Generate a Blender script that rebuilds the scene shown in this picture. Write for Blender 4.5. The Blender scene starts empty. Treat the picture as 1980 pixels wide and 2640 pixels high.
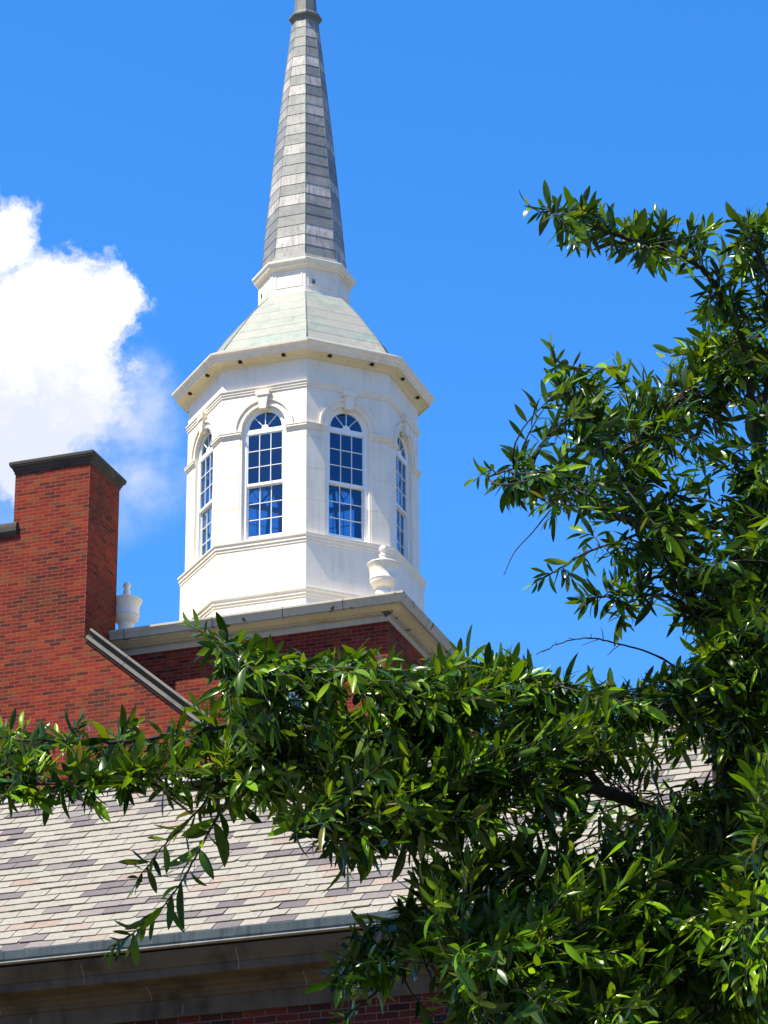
import bpy, math, random
import numpy as np
from mathutils import Matrix, Vector
R = math.radians
random.seed(7)
rng = np.random.default_rng(11)
sc = bpy.context.scene
col = sc.collection

# ------------------------------------------------------------------ camera
CAM_R = np.array([0.94241009, 0.3344184, -0.00524945])
CAM_U = np.array([0.13697214, -0.37158144, 0.91824064])
CAM_W = np.array([-0.30512596, 0.86607827, 0.3959881])
F_PX = 8264.116            # focal length in pixels of a 1980x2640 frame
EYE = np.array([0.0, 0.0, 1.6])
cam_d = bpy.data.cameras.new("camera")
cam_d.sensor_fit = 'VERTICAL'
cam_d.sensor_height = 36.0
cam_d.sensor_width = 27.0
cam_d.lens = F_PX / 2640 * 36.0
cam_d.clip_start = 0.1
cam_d.clip_end = 3000
cam = bpy.data.objects.new("camera", cam_d)
col.objects.link(cam)
cam.matrix_world = Matrix(((CAM_R[0], CAM_U[0], -CAM_W[0], EYE[0]),
                           (CAM_R[1], CAM_U[1], -CAM_W[1], EYE[1]),
                           (CAM_R[2], CAM_U[2], -CAM_W[2], EYE[2]),
                           (0, 0, 0, 1)))
sc.camera = cam

# ------------------------------------------------------------------ light
SUN_EL = R(60)
SUN_TH = R(39)             # the sun stands this far left of the facade normal (-Y)
SUN = np.array([-math.sin(SUN_TH) * math.cos(SUN_EL), -math.cos(SUN_TH) * math.cos(SUN_EL), math.sin(SUN_EL)])
sun_d = bpy.data.lights.new("sun", 'SUN')
sun_d.energy = 5.0
sun_d.angle = R(0.55)
sun_d.color = (1.0, 0.91, 0.74)
sun = bpy.data.objects.new("sun", sun_d)
col.objects.link(sun)
sun.rotation_euler = Vector(-SUN).to_track_quat('-Z', 'Y').to_euler()
sun.location = (-10, -10, 40)

sc.view_settings.view_transform = 'Standard'
sc.view_settings.look = 'None'
sc.view_settings.exposure = 1.0
sc.view_settings.gamma = 1.0

# ------------------------------------------------------------------ node helper
class NT:
    def __init__(self, tree):
        self.t = tree
        tree.nodes.clear()
    def n(self, kind, **kw):
        nd = self.t.nodes.new(kind)
        for k, v in kw.items():
            if k.startswith('in_'):
                self.set(nd.inputs[k[3:].replace('_', ' ')], v)
            elif k.startswith('i') and k[1:].isdigit():
                self.set(nd.inputs[int(k[1:])], v)
            else:
                setattr(nd, k, v)
        return nd
    def set(self, sock, v):
        if isinstance(v, bpy.types.NodeSocket):
            self.t.links.new(v, sock)
        elif isinstance(v, bpy.types.Node):
            self.t.links.new(v.outputs[0], sock)
        else:
            sock.default_value = v
    def math(self, op, a, b=0.0, clamp=False):
        return self.n('ShaderNodeMath', operation=op, i0=a, i1=b, use_clamp=clamp).outputs[0]
    def vmath(self, op, a, b=(0, 0, 0), out=0):
        return self.n('ShaderNodeVectorMath', operation=op, i0=a, i1=b).outputs[out]
    def mix(self, fac, a, b, mode='MIX'):
        m = self.n('ShaderNodeMix', data_type='RGBA', blend_type=mode)
        self.set(m.inputs[0], fac); self.set(m.inputs[6], a); self.set(m.inputs[7], b)
        return m.outputs[2]
    def ramp(self, fac, stops, interp='LINEAR'):
        r = self.n('ShaderNodeValToRGB')
        r.color_ramp.interpolation = interp
        e = r.color_ramp.elements
        while len(e) < len(stops):
            e.new(0.5)
        for el, (p, c) in zip(e, stops):
            el.position = p
            el.color = (c, c, c, 1) if isinstance(c, (int, float)) else (*c, 1)
        self.set(r.inputs[0], fac)
        return r.outputs[0]
    def smooth(self, v, a, b, lo=0.0, hi=1.0):
        m = self.n('ShaderNodeMapRange', interpolation_type='SMOOTHSTEP')
        self.set(m.inputs[0], v)
        for i, x in zip((1, 2, 3, 4), (a, b, lo, hi)):
            m.inputs[i].default_value = x
        return m.outputs[0]
    def noise(self, vec, scale, detail=4, rough=0.55, out=0, dist=0.0):
        n = self.n('ShaderNodeTexNoise')
        if vec is not None:
            self.set(n.inputs['Vector'], vec)
        n.inputs['Scale'].default_value = scale
        n.inputs['Detail'].default_value = detail
        n.inputs['Roughness'].default_value = rough
        n.inputs['Distortion'].default_value = dist
        return n.outputs[out]

# ------------------------------------------------------------------ sky
world = bpy.data.worlds.new("World")
sc.world = world
world.use_nodes = True
w = NT(world.node_tree)
sky = w.n('ShaderNodeTexSky', sky_type='NISHITA', sun_disc=False, sun_elevation=SUN_EL,
          sun_rotation=math.atan2(SUN[0], SUN[1]), altitude=0.0, air_density=1.0,
          dust_density=0.6, ozone_density=2.6)
hs = w.n('ShaderNodeHueSaturation', in_Hue=0.495, in_Saturation=1.36, in_Value=1.0, in_Color=sky)
dirn = w.n('ShaderNodeTexCoord').outputs['Generated']
# the cumulus lives in a tangent frame round its own compass bearing (fixed to the world, not to the lens)
CA, CE = R(26.0), R(26.5)
cw_ = (-math.sin(CA) * math.cos(CE), math.cos(CA) * math.cos(CE), math.sin(CE))
cr_ = (math.cos(CA), math.sin(CA), 0.0)
cu_ = (math.sin(CA) * math.sin(CE), -math.cos(CA) * math.sin(CE), math.cos(CE))
dw = w.math('MAXIMUM', w.vmath('DOT_PRODUCT', dirn, cw_, 1), 0.02)
cu = w.math('DIVIDE', w.vmath('DOT_PRODUCT', dirn, cr_, 1), dw)
cv = w.math('DIVIDE', w.vmath('DOT_PRODUCT', dirn, cu_, 1), dw)
cvec = w.n('ShaderNodeCombineXYZ', i0=cu, i1=cv, i2=0.0).outputs[0]
warp = w.vmath('SCALE', w.vmath('SUBTRACT', w.noise(cvec, 60, 6, 0.6, out=1), (0.5, 0.5, 0.5)), (0, 0, 0))
warp.node.inputs['Scale'].default_value = 0.026
warp2 = w.vmath('SCALE', w.vmath('SUBTRACT', w.noise(cvec, 17, 2, 0.5, out=1), (0.5, 0.5, 0.5)), (0, 0, 0))
warp2.node.inputs['Scale'].default_value = 0.018
pv = w.vmath('ADD', w.vmath('ADD', cvec, warp), warp2)
BLOBS = []      # centre u, v, radii: filled from bearings (azimuth, elevation in degrees)
def cloud_blob(az, el, ru, rv):
    a, e = R(az), R(el)
    d = (-math.sin(a) * math.cos(e), math.cos(a) * math.cos(e), math.sin(e))
    k = sum(x * y for x, y in zip(d, cw_))
    BLOBS.append((sum(x * y for x, y in zip(d, cr_)) / k, sum(x * y for x, y in zip(d, cu_)) / k, ru, rv))
cloud_blob(27.6, 28.0, .019, .018)
cloud_blob(26.0, 26.9, .022, .020)
cloud_blob(25.05, 26.75, .013, .015)
cloud_blob(27.2, 26.0, .030, .024)
cloud_blob(25.5, 25.6, .022, .018)
cloud_blob(28.5, 25.0, .040, .030)
cloud_blob(26.9, 25.2, .034, .026)
cloud_blob(25.6, 25.2, .022, .017)
cloud_blob(26.6, 24.4, .030, .018)
field = None
for bu, bv, ru, rv in BLOBS:
    q = w.vmath('MULTIPLY', w.vmath('SUBTRACT', pv, (bu, bv, 0)), (1 / ru, 1 / rv, 0))
    f = w.math('SUBTRACT', 1.0, w.vmath('LENGTH', q, out=1))
    field = f if field is None else w.n('ShaderNodeMath', operation='SMOOTH_MAX', i0=field, i1=f, i2=0.25).outputs[0]
dens = w.smooth(w.math('ADD', field, w.math('MULTIPLY', w.math('SUBTRACT', w.noise(pv, 110, 6, 0.68), 0.5), 0.85)), -0.08, 0.44)
wq = w.noise(cvec, 42, 7, 0.62)
wisp_zone = None
for az, el, ru, rv in ((24.4, 24.9, .026, .022), (26.2, 23.7, .060, .028), (24.2, 23.9, .024, .020), (27.6, 24.3, .05, .030), (25.0, 24.9, .034, .026)):
    a, e = R(az), R(el)
    d = (-math.sin(a) * math.cos(e), math.cos(a) * math.cos(e), math.sin(e))
    k = sum(x * y for x, y in zip(d, cw_))
    bu = sum(x * y for x, y in zip(d, cr_)) / k
    bv = sum(x * y for x, y in zip(d, cu_)) / k
    q = w.vmath('MULTIPLY', w.vmath('SUBTRACT', pv, (bu, bv, 0)), (1 / ru, 1 / rv, 0))
    f = w.smooth(w.vmath('LENGTH', q, out=1), 1.0, 0.0)
    wisp_zone = f if wisp_zone is None else w.math('MAXIMUM', wisp_zone, f)
wisp = w.math('MULTIPLY', wisp_zone, w.smooth(wq, 0.24, 0.66), clamp=True)
alpha = w.math('SUBTRACT', 1.0, w.math('MULTIPLY', w.math('SUBTRACT', 1.0, dens), w.math('SUBTRACT', 1.0, w.math('MULTIPLY', wisp, 0.72))), clamp=True)
shade = w.smooth(w.math('ADD', w.math('MULTIPLY', cv, 20.0), w.math('MULTIPLY', w.noise(pv, 75, 6, 0.62), 1.5)), 0.05, 0.9)
cloud_c = w.mix(shade, (3.9, 4.15, 4.85, 1), (5.8, 5.7, 5.7, 1))
hs = w.mix(1.0, w.mix(1.0, hs.outputs[0], (1.0, 1.09, 1.36, 1), 'MULTIPLY'), (1.12, 2.65, 6.4, 1), 'DARKEN')
skyc = w.mix(alpha, hs, cloud_c)
bg = w.n('ShaderNodeBackground', in_Color=skyc, in_Strength=0.105)
wo = w.n('ShaderNodeOutputWorld')
w.set(wo.inputs['Surface'], bg)

# ------------------------------------------------------------------ materials
def material(name):
    m = bpy.data.materials.new(name)
    m.use_nodes = True
    t = NT(m.node_tree)
    b = t.n('ShaderNodeBsdfPrincipled')
    o = t.n('ShaderNodeOutputMaterial')
    t.set(o.inputs['Surface'], b)
    return m, t, b, o
def bump(t, b, h, strength=0.4, dist=0.01):
    bn = t.n('ShaderNodeBump')
    bn.inputs['Strength'].default_value = strength
    bn.inputs['Distance'].default_value = dist
    t.set(bn.inputs['Height'], h)
    t.set(b.inputs['Normal'], bn.outputs[0])
def pos(t):
    return t.n('ShaderNodeNewGeometry').outputs['Position']

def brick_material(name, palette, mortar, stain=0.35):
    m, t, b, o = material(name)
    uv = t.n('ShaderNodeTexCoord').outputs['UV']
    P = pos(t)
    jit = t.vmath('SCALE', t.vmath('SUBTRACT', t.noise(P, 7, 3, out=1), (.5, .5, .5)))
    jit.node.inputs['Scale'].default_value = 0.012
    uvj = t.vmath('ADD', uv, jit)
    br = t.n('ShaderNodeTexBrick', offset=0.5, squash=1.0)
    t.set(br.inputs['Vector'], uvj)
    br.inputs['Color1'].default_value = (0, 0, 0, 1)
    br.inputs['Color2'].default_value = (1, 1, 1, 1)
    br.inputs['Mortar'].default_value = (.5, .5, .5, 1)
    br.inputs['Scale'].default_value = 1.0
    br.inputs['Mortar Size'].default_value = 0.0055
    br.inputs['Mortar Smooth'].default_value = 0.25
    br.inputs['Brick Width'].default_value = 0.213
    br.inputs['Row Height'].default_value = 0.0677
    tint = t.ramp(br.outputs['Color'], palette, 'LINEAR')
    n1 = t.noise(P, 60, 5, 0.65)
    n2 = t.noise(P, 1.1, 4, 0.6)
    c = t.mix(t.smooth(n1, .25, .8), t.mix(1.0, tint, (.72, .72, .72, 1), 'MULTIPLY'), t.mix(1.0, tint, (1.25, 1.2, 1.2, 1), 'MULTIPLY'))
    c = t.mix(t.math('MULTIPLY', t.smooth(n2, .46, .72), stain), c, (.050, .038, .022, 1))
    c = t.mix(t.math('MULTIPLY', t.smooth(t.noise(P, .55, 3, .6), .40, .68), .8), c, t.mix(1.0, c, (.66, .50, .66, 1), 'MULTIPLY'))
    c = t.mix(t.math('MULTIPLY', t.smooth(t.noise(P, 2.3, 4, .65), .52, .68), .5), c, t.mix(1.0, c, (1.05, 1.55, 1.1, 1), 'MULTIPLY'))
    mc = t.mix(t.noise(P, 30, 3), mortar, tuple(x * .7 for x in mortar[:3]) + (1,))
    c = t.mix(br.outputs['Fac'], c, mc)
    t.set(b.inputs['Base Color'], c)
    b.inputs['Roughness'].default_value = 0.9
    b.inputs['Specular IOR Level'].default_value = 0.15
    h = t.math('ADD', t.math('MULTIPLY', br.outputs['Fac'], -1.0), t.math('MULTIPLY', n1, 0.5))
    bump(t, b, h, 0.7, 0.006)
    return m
PAL = [(0.0, (.070, .017, .015)), (.08, (.100, .018, .014)), (.22, (.165, .019, .014)), (.5, (.225, .026, .014)),
       (.66, (.255, .047, .016)), (.74, (.230, .021, .018)), (.86, (.170, .019, .018)), (.93, (.20, .058, .020)), (1.0, (.12, .045, .024))]
M_BRICK = brick_material("red_brick", PAL, (.235, .105, .055, 1))
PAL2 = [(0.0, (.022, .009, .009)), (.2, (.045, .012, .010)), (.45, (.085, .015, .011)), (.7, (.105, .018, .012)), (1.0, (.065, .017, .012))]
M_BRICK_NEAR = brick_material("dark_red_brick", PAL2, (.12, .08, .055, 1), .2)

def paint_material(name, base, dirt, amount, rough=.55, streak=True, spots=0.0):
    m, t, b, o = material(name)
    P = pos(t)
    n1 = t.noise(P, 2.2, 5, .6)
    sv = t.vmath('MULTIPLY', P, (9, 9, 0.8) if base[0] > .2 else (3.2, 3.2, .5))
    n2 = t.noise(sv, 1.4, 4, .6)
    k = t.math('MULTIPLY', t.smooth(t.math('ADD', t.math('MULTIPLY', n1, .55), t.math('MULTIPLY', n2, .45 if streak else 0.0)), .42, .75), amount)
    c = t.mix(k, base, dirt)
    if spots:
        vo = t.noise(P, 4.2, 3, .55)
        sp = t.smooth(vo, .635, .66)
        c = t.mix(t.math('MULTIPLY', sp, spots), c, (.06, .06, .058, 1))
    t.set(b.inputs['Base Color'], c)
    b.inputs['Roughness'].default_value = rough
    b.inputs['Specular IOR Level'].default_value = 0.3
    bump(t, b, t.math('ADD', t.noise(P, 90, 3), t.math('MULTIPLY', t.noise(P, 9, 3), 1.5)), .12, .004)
    return m
M_WHITE = paint_material("cream_white_paint", (.84, .76, .61, 1), (.62, .545, .42, 1), .7)
M_CORNICE = paint_material("weathered_white_stone", (.46, .425, .335, 1), (.27, .24, .16, 1), .75, .7, True, .95)
M_SOFFIT = paint_material("yellowish_white_paint", (.70, .63, .44, 1), (.50, .44, .26, 1), .6)  # soffit white, yellower than the wall paint
M_SASH = paint_material("white_sash_paint", (.82, .82, .78, 1), (.66, .65, .58, 1), .3, .4)
def paint_inner_shade(m):
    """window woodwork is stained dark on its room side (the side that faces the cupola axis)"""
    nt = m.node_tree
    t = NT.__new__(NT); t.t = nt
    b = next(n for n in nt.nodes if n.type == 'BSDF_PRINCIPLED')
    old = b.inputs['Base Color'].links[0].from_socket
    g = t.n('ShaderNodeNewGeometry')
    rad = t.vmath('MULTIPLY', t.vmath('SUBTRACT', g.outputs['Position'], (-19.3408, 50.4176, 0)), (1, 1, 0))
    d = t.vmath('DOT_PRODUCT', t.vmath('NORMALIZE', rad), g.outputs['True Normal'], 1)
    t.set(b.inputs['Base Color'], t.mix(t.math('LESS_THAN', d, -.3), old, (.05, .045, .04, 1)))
paint_inner_shade(M_SASH)
M_CAP = paint_material("sooty_cap_and_shade_stone", (.055, .05, .042, 1), (.016, .016, .016, 1), .9, .85)
M_COPING = paint_material("grey_coping_stone", (.20, .185, .155, 1), (.06, .057, .05, 1), .85, .85)
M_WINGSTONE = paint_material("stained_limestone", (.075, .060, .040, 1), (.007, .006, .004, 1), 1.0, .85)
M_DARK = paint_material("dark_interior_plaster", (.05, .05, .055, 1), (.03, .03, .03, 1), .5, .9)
M_BLACK = paint_material("black_metal", (.012, .012, .013, 1), (.02, .02, .02, 1), .5, .5)
M_SEAM = paint_material("dark_joint_sealant", (.07, .065, .055, 1), (.04, .04, .035, 1), .6, .8)

def sheet_material(name, stops, grey, streak_amt, rough=.6, patina=None):
    m, t, b, o = material(name)
    g = t.n('ShaderNodeNewGeometry')
    P = g.outputs['Position']
    c = t.ramp(g.outputs['Random Per Island'], stops)
    sv = t.vmath('MULTIPLY', P, (11, 11, 1.3))
    n = t.noise(sv, 1.5, 6, .7)
    n2 = t.noise(P, 3.4, 5, .65)
    c = t.mix(t.math('MULTIPLY', t.smooth(n, .44, .70), streak_amt), c, grey)
    c = t.mix(t.math('MULTIPLY', t.smooth(n2, .48, .66), .6), c, t.mix(1.0, c, (1.42, 1.38, 1.30, 1), 'MULTIPLY'))
    c = t.mix(t.math('MULTIPLY', t.smooth(t.noise(P, 6.5, 6, .7), .53, .68), .55), c, t.mix(1.0, c, (.62, .64, .64, 1), 'MULTIPLY'))
    if patina:
        n3 = t.noise(P, 1.5, 5, .6)
        c = t.mix(t.smooth(n3, .42, .66), c, patina)
    c = t.mix(t.math('MULTIPLY', t.noise(P, 130, 3), .3), c, t.mix(1.0, c, (.6, .6, .6, 1), 'MULTIPLY'))
    t.set(b.inputs['Base Color'], c)
    b.inputs['Roughness'].default_value = rough
    b.inputs['Specular IOR Level'].default_value = 0.35
    bump(t, b, t.noise(P, 6, 4), .25, .03)
    return m
M_SPIRE = sheet_material("weathered_spire_sheet", [(0, (.175, .185, .175)), (.35, (.235, .24, .222)), (.6, (.31, .30, .275)), (.82, (.42, .395, .36)), (1, (.50, .465, .425))], (.15, .16, .165, 1), .8)
M_COPPER = sheet_material("verdigris_copper", [(0, (.29, .295, .25)), (.4, (.24, .275, .23)), (.7, (.31, .295, .255)), (1, (.22, .275, .235))], (.19, .245, .205, 1), .45, .65, (.315, .305, .265, 1))
M_COLLAR = sheet_material("green_grey_lead", [(0, (.13, .145, .135)), (1, (.17, .18, .165))], (.08, .09, .085, 1), .6)
M_ZINC = sheet_material("blue_grey_gutter_metal", [(0, (.050, .072, .085)), (1, (.062, .085, .097))], (.022, .034, .042, 1), .8, .9)
M_ZINC_LIGHT = sheet_material("pale_metal_flashing", [(0, (.30, .31, .30)), (1, (.34, .345, .33))], (.20, .21, .21, 1), .5, .45)

def slate_material():
    m, t, b, o = material("mixed_slate")
    g = t.n('ShaderNodeNewGeometry')
    P = g.outputs['Position']
    c = t.ramp(g.outputs['Random Per Island'],
               [(0, (.135, .122, .128)), (.09, (.16, .142, .145)), (.16, (.215, .195, .19)), (.24, (.27, .245, .225)), (.245, (.34, .325, .28)), (.44, (.35, .345, .29)),
                (.66, (.37, .365, .31)), (.90, (.36, .345, .29)), (.94, (.36, .315, .26)), (.98, (.35, .285, .235)), (1, (.33, .255, .21))])
    n = t.noise(P, 24, 5, .65)
    n2 = t.noise(P, 1.3, 3, .6)
    c = t.mix(t.smooth(n, .2, .85), t.mix(1.0, c, (.78, .78, .78, 1), 'MULTIPLY'), t.mix(1.0, c, (1.15, 1.14, 1.1, 1), 'MULTIPLY'))
    c = t.mix(t.math('MULTIPLY', t.smooth(n2, .5, .8), .3), c, (.22, .21, .18, 1))
    c = t.mix(1.0, c, (.745, .71, .685, 1), 'MULTIPLY')
    t.set(b.inputs['Base Color'], c)
    b.inputs['Roughness'].default_value = .62
    b.inputs['Specular IOR Level'].default_value = .35
    bump(t, b, t.noise(P, 45, 5, .6), .35, .006)
    return m
M_SLATE = slate_material()

def glass_material():
    m, t, b, o = material("window_glass")
    t.t.nodes.remove(b)
    g = t.n('ShaderNodeNewGeometry')
    cs = t.math('ABSOLUTE', t.vmath('DOT_PRODUCT', g.outputs['Incoming'], g.outputs['Normal'], 1))
    fr = t.math('ADD', .15, t.math('MULTIPLY', .85, t.math('POWER', t.math('SUBTRACT', 1.0, cs), 5.0)))
    tr = t.n('ShaderNodeBsdfTransparent', in_Color=(.46, .62, .74, 1))
    gl = t.n('ShaderNodeBsdfGlossy', in_Color=(.38, .66, 1, 1), in_Roughness=.015)
    mx = t.n('ShaderNodeMixShader', i0=fr, i1=tr, i2=gl)
    t.set(o.inputs['Surface'], mx)
    return m
M_GLASS = glass_material()

def leaf_material():
    m, t, b, o = material("oak_leaf")
    g = t.n('ShaderNodeNewGeometry')
    rnd = g.outputs['Random Per Island']
    yg = t.n('ShaderNodeAttribute', attribute_name='young_lit').outputs['Fac']
    shaded_old_leaf = t.ramp(rnd, [(0, (.006, .025, .0006)), (.5, (.014, .047, .0008)), (.93, (.036, .088, .0012)), (.97, (.10, .12, .012)), (1, (.15, .14, .03))])
    sunlit_new_leaf = t.ramp(rnd, [(0, (.070, .175, .0015)), (.5, (.125, .255, .002)), (1, (.21, .33, .005))])
    top = t.mix(t.smooth(yg, .22, .80), shaded_old_leaf, sunlit_new_leaf)  # new growth plus sunlit tips and dark inner pockets, put into leaf colour
    n = t.noise(g.outputs['Position'], 70, 3, .6)
    top = t.mix(t.math('MULTIPLY', n, .5), top, t.mix(1.0, top, (.6, .62, .6, 1), 'MULTIPLY'))
    under = t.mix(.5, top, (.07, .105, .04, 1))
    c = t.mix(g.outputs['Backfacing'], top, under)
    t.set(b.inputs['Base Color'], c)
    t.set(b.inputs['Roughness'], t.ramp(rnd, [(0, .18), (.5, .30), (1, .24)]))
    b.inputs['Specular IOR Level'].default_value = .18
    tl = t.n('ShaderNodeBsdfTranslucent')
    t.set(tl.inputs['Color'], t.mix(1.0, top, (3.6, 3.0, 1.2, 1), 'MULTIPLY'))
    mx = t.n('ShaderNodeMixShader', i0=.13, i1=b, i2=tl)
    t.set(o.inputs['Surface'], mx)
    return m
M_LEAF = leaf_material()
def bark_material():
    m, t, b, o = material("oak_bark")
    P = pos(t)
    n = t.noise(P, 40, 5, .65)
    t.set(b.inputs['Base Color'], t.ramp(n, [(.3, (.012, .010, .008)), (.55, (.032, .027, .022)), (.75, (.07, .062, .052))]))
    b.inputs['Roughness'].default_value = .9
    bump(t, b, n, .6, .01)
    return m
M_BARK = bark_material()
def ground_material():
    m, t, b, o = material("paved_ground")
    P = pos(t)
    c = t.mix(t.smooth(t.noise(P, .05, 3), .42, .56), (.035, .055, .015, 1), (.27, .20, .125, 1))
    c = t.mix(t.math('MULTIPLY', t.noise(P, 3, 5), .5), c, t.mix(1.0, c, (.6, .6, .6, 1), 'MULTIPLY'))
    t.set(b.inputs['Base Color'], c)
    b.inputs['Roughness'].default_value = .9
    return m
M_GROUND = ground_material()

# ------------------------------------------------------------------ mesh helpers
class MB:
    def __init__(self):
        self.v = []; self.f = []; self.mi = []; self.sm = []
    def add(self, vs, fs, mi=0, smooth=False):
        o = len(self.v)
        self.v += [tuple(map(float, p)) for p in vs]
        for f in fs:
            self.f.append(tuple(i + o for i in f)); self.mi.append(mi); self.sm.append(smooth)
    def quad(self, a, b, c, d, mi=0):
        self.add([a, b, c, d], [(0, 1, 2, 3)], mi)
    def box(self, x0, x1, y0, y1, z0, z1, mi=0):
        v = [(x, y, z) for z in (z0, z1) for y in (y0, y1) for x in (x0, x1)]
        self.add(v, [(0, 2, 3, 1), (4, 5, 7, 6), (0, 1, 5, 4), (2, 6, 7, 3), (0, 4, 6, 2), (1, 3, 7, 5)], mi)
    def prism_xz(self, poly, y0, y1, mi=0):
        """polygon in (x, z), counter-clockwise seen from -Y, between y0 (front) and y1 (back)"""
        n = len(poly)
        v = [(x, y0, z) for x, z in poly] + [(x, y1, z) for x, z in poly]
        f = [tuple(range(n)), tuple(range(2 * n - 1, n - 1, -1))]
        f += [(i, i + n, (i + 1) % n + n, (i + 1) % n) for i in range(n)]
        self.add(v, f, mi)
    def sweep_x(self, prof, x0, x1, mi=0, sh=0.0):
        """closed profile of (y, z) swept along X; prof runs counter-clockwise seen from +X"""
        n = len(prof)
        v = [(x0, y, z) for y, z in prof] + [(x1, y, z + sh) for y, z in prof]
        f = [(i, (i + 1) % n, (i + 1) % n + n, i + n) for i in range(n)]
        f += [tuple(range(n - 1, -1, -1)), tuple(range(n, 2 * n))]
        self.add(v, f, mi)
    def rings(self, prof, n, phase, c=(0, 0), scale=1.0, close=False, mi=0, smooth=False, caps=(False, False)):
        """prof = [(radius, z)...] bottom to top round n corners; corners at phase + k*360/n from -Y"""
        o = []
        for r, z in prof:
            for k in range(n):
                a = phase + 2 * math.pi * k / n
                o.append((c[0] + r * scale * math.sin(a), c[1] - r * scale * math.cos(a), z))
        f = []
        m = len(prof)
        for j in range(m if close else m - 1):
            j2 = (j + 1) % m
            for k in range(n):
                k2 = (k + 1) % n
                f.append((j * n + k, j * n + k2, j2 * n + k2, j2 * n + k))
        if caps[0]: f.append(tuple(range(n - 1, -1, -1)))
        if caps[1]: f.append(tuple((m - 1) * n + k for k in range(n)))
        self.add(o, f, mi, smooth)
    def rect_rings(self, prof, x0, x1, y0, y1, mi=0, caps=(False, True)):
        """prof = [(offset outwards, z)...] round a rectangle"""
        o = []
        for d, z in prof:
            o += [(x0 - d, y0 - d, z), (x1 + d, y0 - d, z), (x1 + d, y1 + d, z), (x0 - d, y1 + d, z)]
        f = []
        m = len(prof)
        for j in range(m - 1):
            for k in range(4):
                k2 = (k + 1) % 4
                f.append((j * 4 + k, j * 4 + k2, j * 4 + 4 + k2, j * 4 + 4 + k))
        if caps[0]: f.append((3, 2, 1, 0))
        if caps[1]: f.append(tuple((m - 1) * 4 + k for k in range(4)))
        self.add(o, f, mi)
    def tube(self, pts, radii, n=6, mi=0):
        pts = [np.array(p, float) for p in pts]
        o = []; m = len(pts)
        ref = np.array([0.3, 0.5, 0.8])
        for i, p in enumerate(pts):
            d = pts[min(i + 1, m - 1)] - pts[max(i - 1, 0)]
            d /= np.linalg.norm(d) + 1e-9
            a = np.cross(d, ref); a /= np.linalg.norm(a) + 1e-9
            b = np.cross(d, a); ref = np.cross(a, d) * 0 + ref
            for k in range(n):
                t = 2 * math.pi * k / n
                o.append(p + (a * math.cos(t) + b * math.sin(t)) * radii[i])
        f = []
        for i in range(m - 1):
            for k in range(n):
                k2 = (k + 1) % n
                f.append((i * n + k, i * n + k2, i * n + n + k2, i * n + n + k))
        f.append(tuple(range(n - 1, -1, -1))); f.append(tuple((m - 1) * n + k for k in range(n)))
        self.add(o, f, mi, True)
    def build(self, name, mats, parent=None, matrix=None):
        me = bpy.data.meshes.new(name)
        me.from_pydata(self.v, [], self.f)
        mats = mats if isinstance(mats, (list, tuple)) else [mats]
        for m in mats: me.materials.append(m)
        me.polygons.foreach_set('material_index', self.mi)
        me.polygons.foreach_set('use_smooth', self.sm)
        me.update()
        uvl = me.uv_layers.new(name="metres")
        for p in me.polygons:                 # walls: metres along the wall and up; roofs: along and up the slope
            n = p.normal
            h = math.hypot(n.x, n.y)
            if h < 1e-3:
                t, s = Vector((1, 0, 0)), Vector((0, 1, 0))
            else:
                t = Vector((-n.y / h, n.x / h, 0)); s = n.cross(t)
            for li in p.loop_indices:
                co = me.vertices[me.loops[li].vertex_index].co
                uvl.data[li].uv = (co.dot(t), co.dot(s))
        o = bpy.data.objects.new(name, me)
        col.objects.link(o)
        if parent is not None:
            o.parent = parent
            wl = parent.get('_world', None)
            if matrix is None:
                o.matrix_parent_inverse = world_of(parent).inverted()
            else:
                o.matrix_parent_inverse = world_of(parent).inverted()
                o.matrix_basis = matrix
        elif matrix is not None:
            o.matrix_basis = matrix
        return o
def world_of(o):
    m = o.matrix_basis.copy()
    if o.parent:
        m = world_of(o.parent) @ o.matrix_parent_inverse @ m
    return m
def child_copy(o, parent, matrix):
    c = o.copy(); col.objects.link(c); c.parent = parent
    c.matrix_parent_inverse = world_of(parent).inverted()
    c.matrix_basis = matrix
    return c
def thing(name, loc, label, cat, group=None):
    o = bpy.data.objects.new(name, None)
    o.empty_display_size = .3
    col.objects.link(o); o.location = loc
    o['label'] = label; o['category'] = cat
    if group: o['group'] = group
    return o

# ------------------------------------------------------------------ ground
g = MB()
g.quad((-900, -900, 0), (900, -900, 0), (900, 900, 0), (-900, 900, 0))
go = g.build("ground", M_GROUND); go['kind'] = 'structure'

# ------------------------------------------------------------------ steeple
CX, CY = -19.3408, 50.4176
C8 = math.cos(R(22.5)); S8 = math.sin(R(22.5))
PH8 = R(22.5)
steeple = thing("steeple", (CX, CY, 0), "tall white octagonal cupola with grey tapering spire on a square red brick tower base", "steeple")
TC = (CX, CY)
BS = 2.538                   # half side of the brick base
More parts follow.
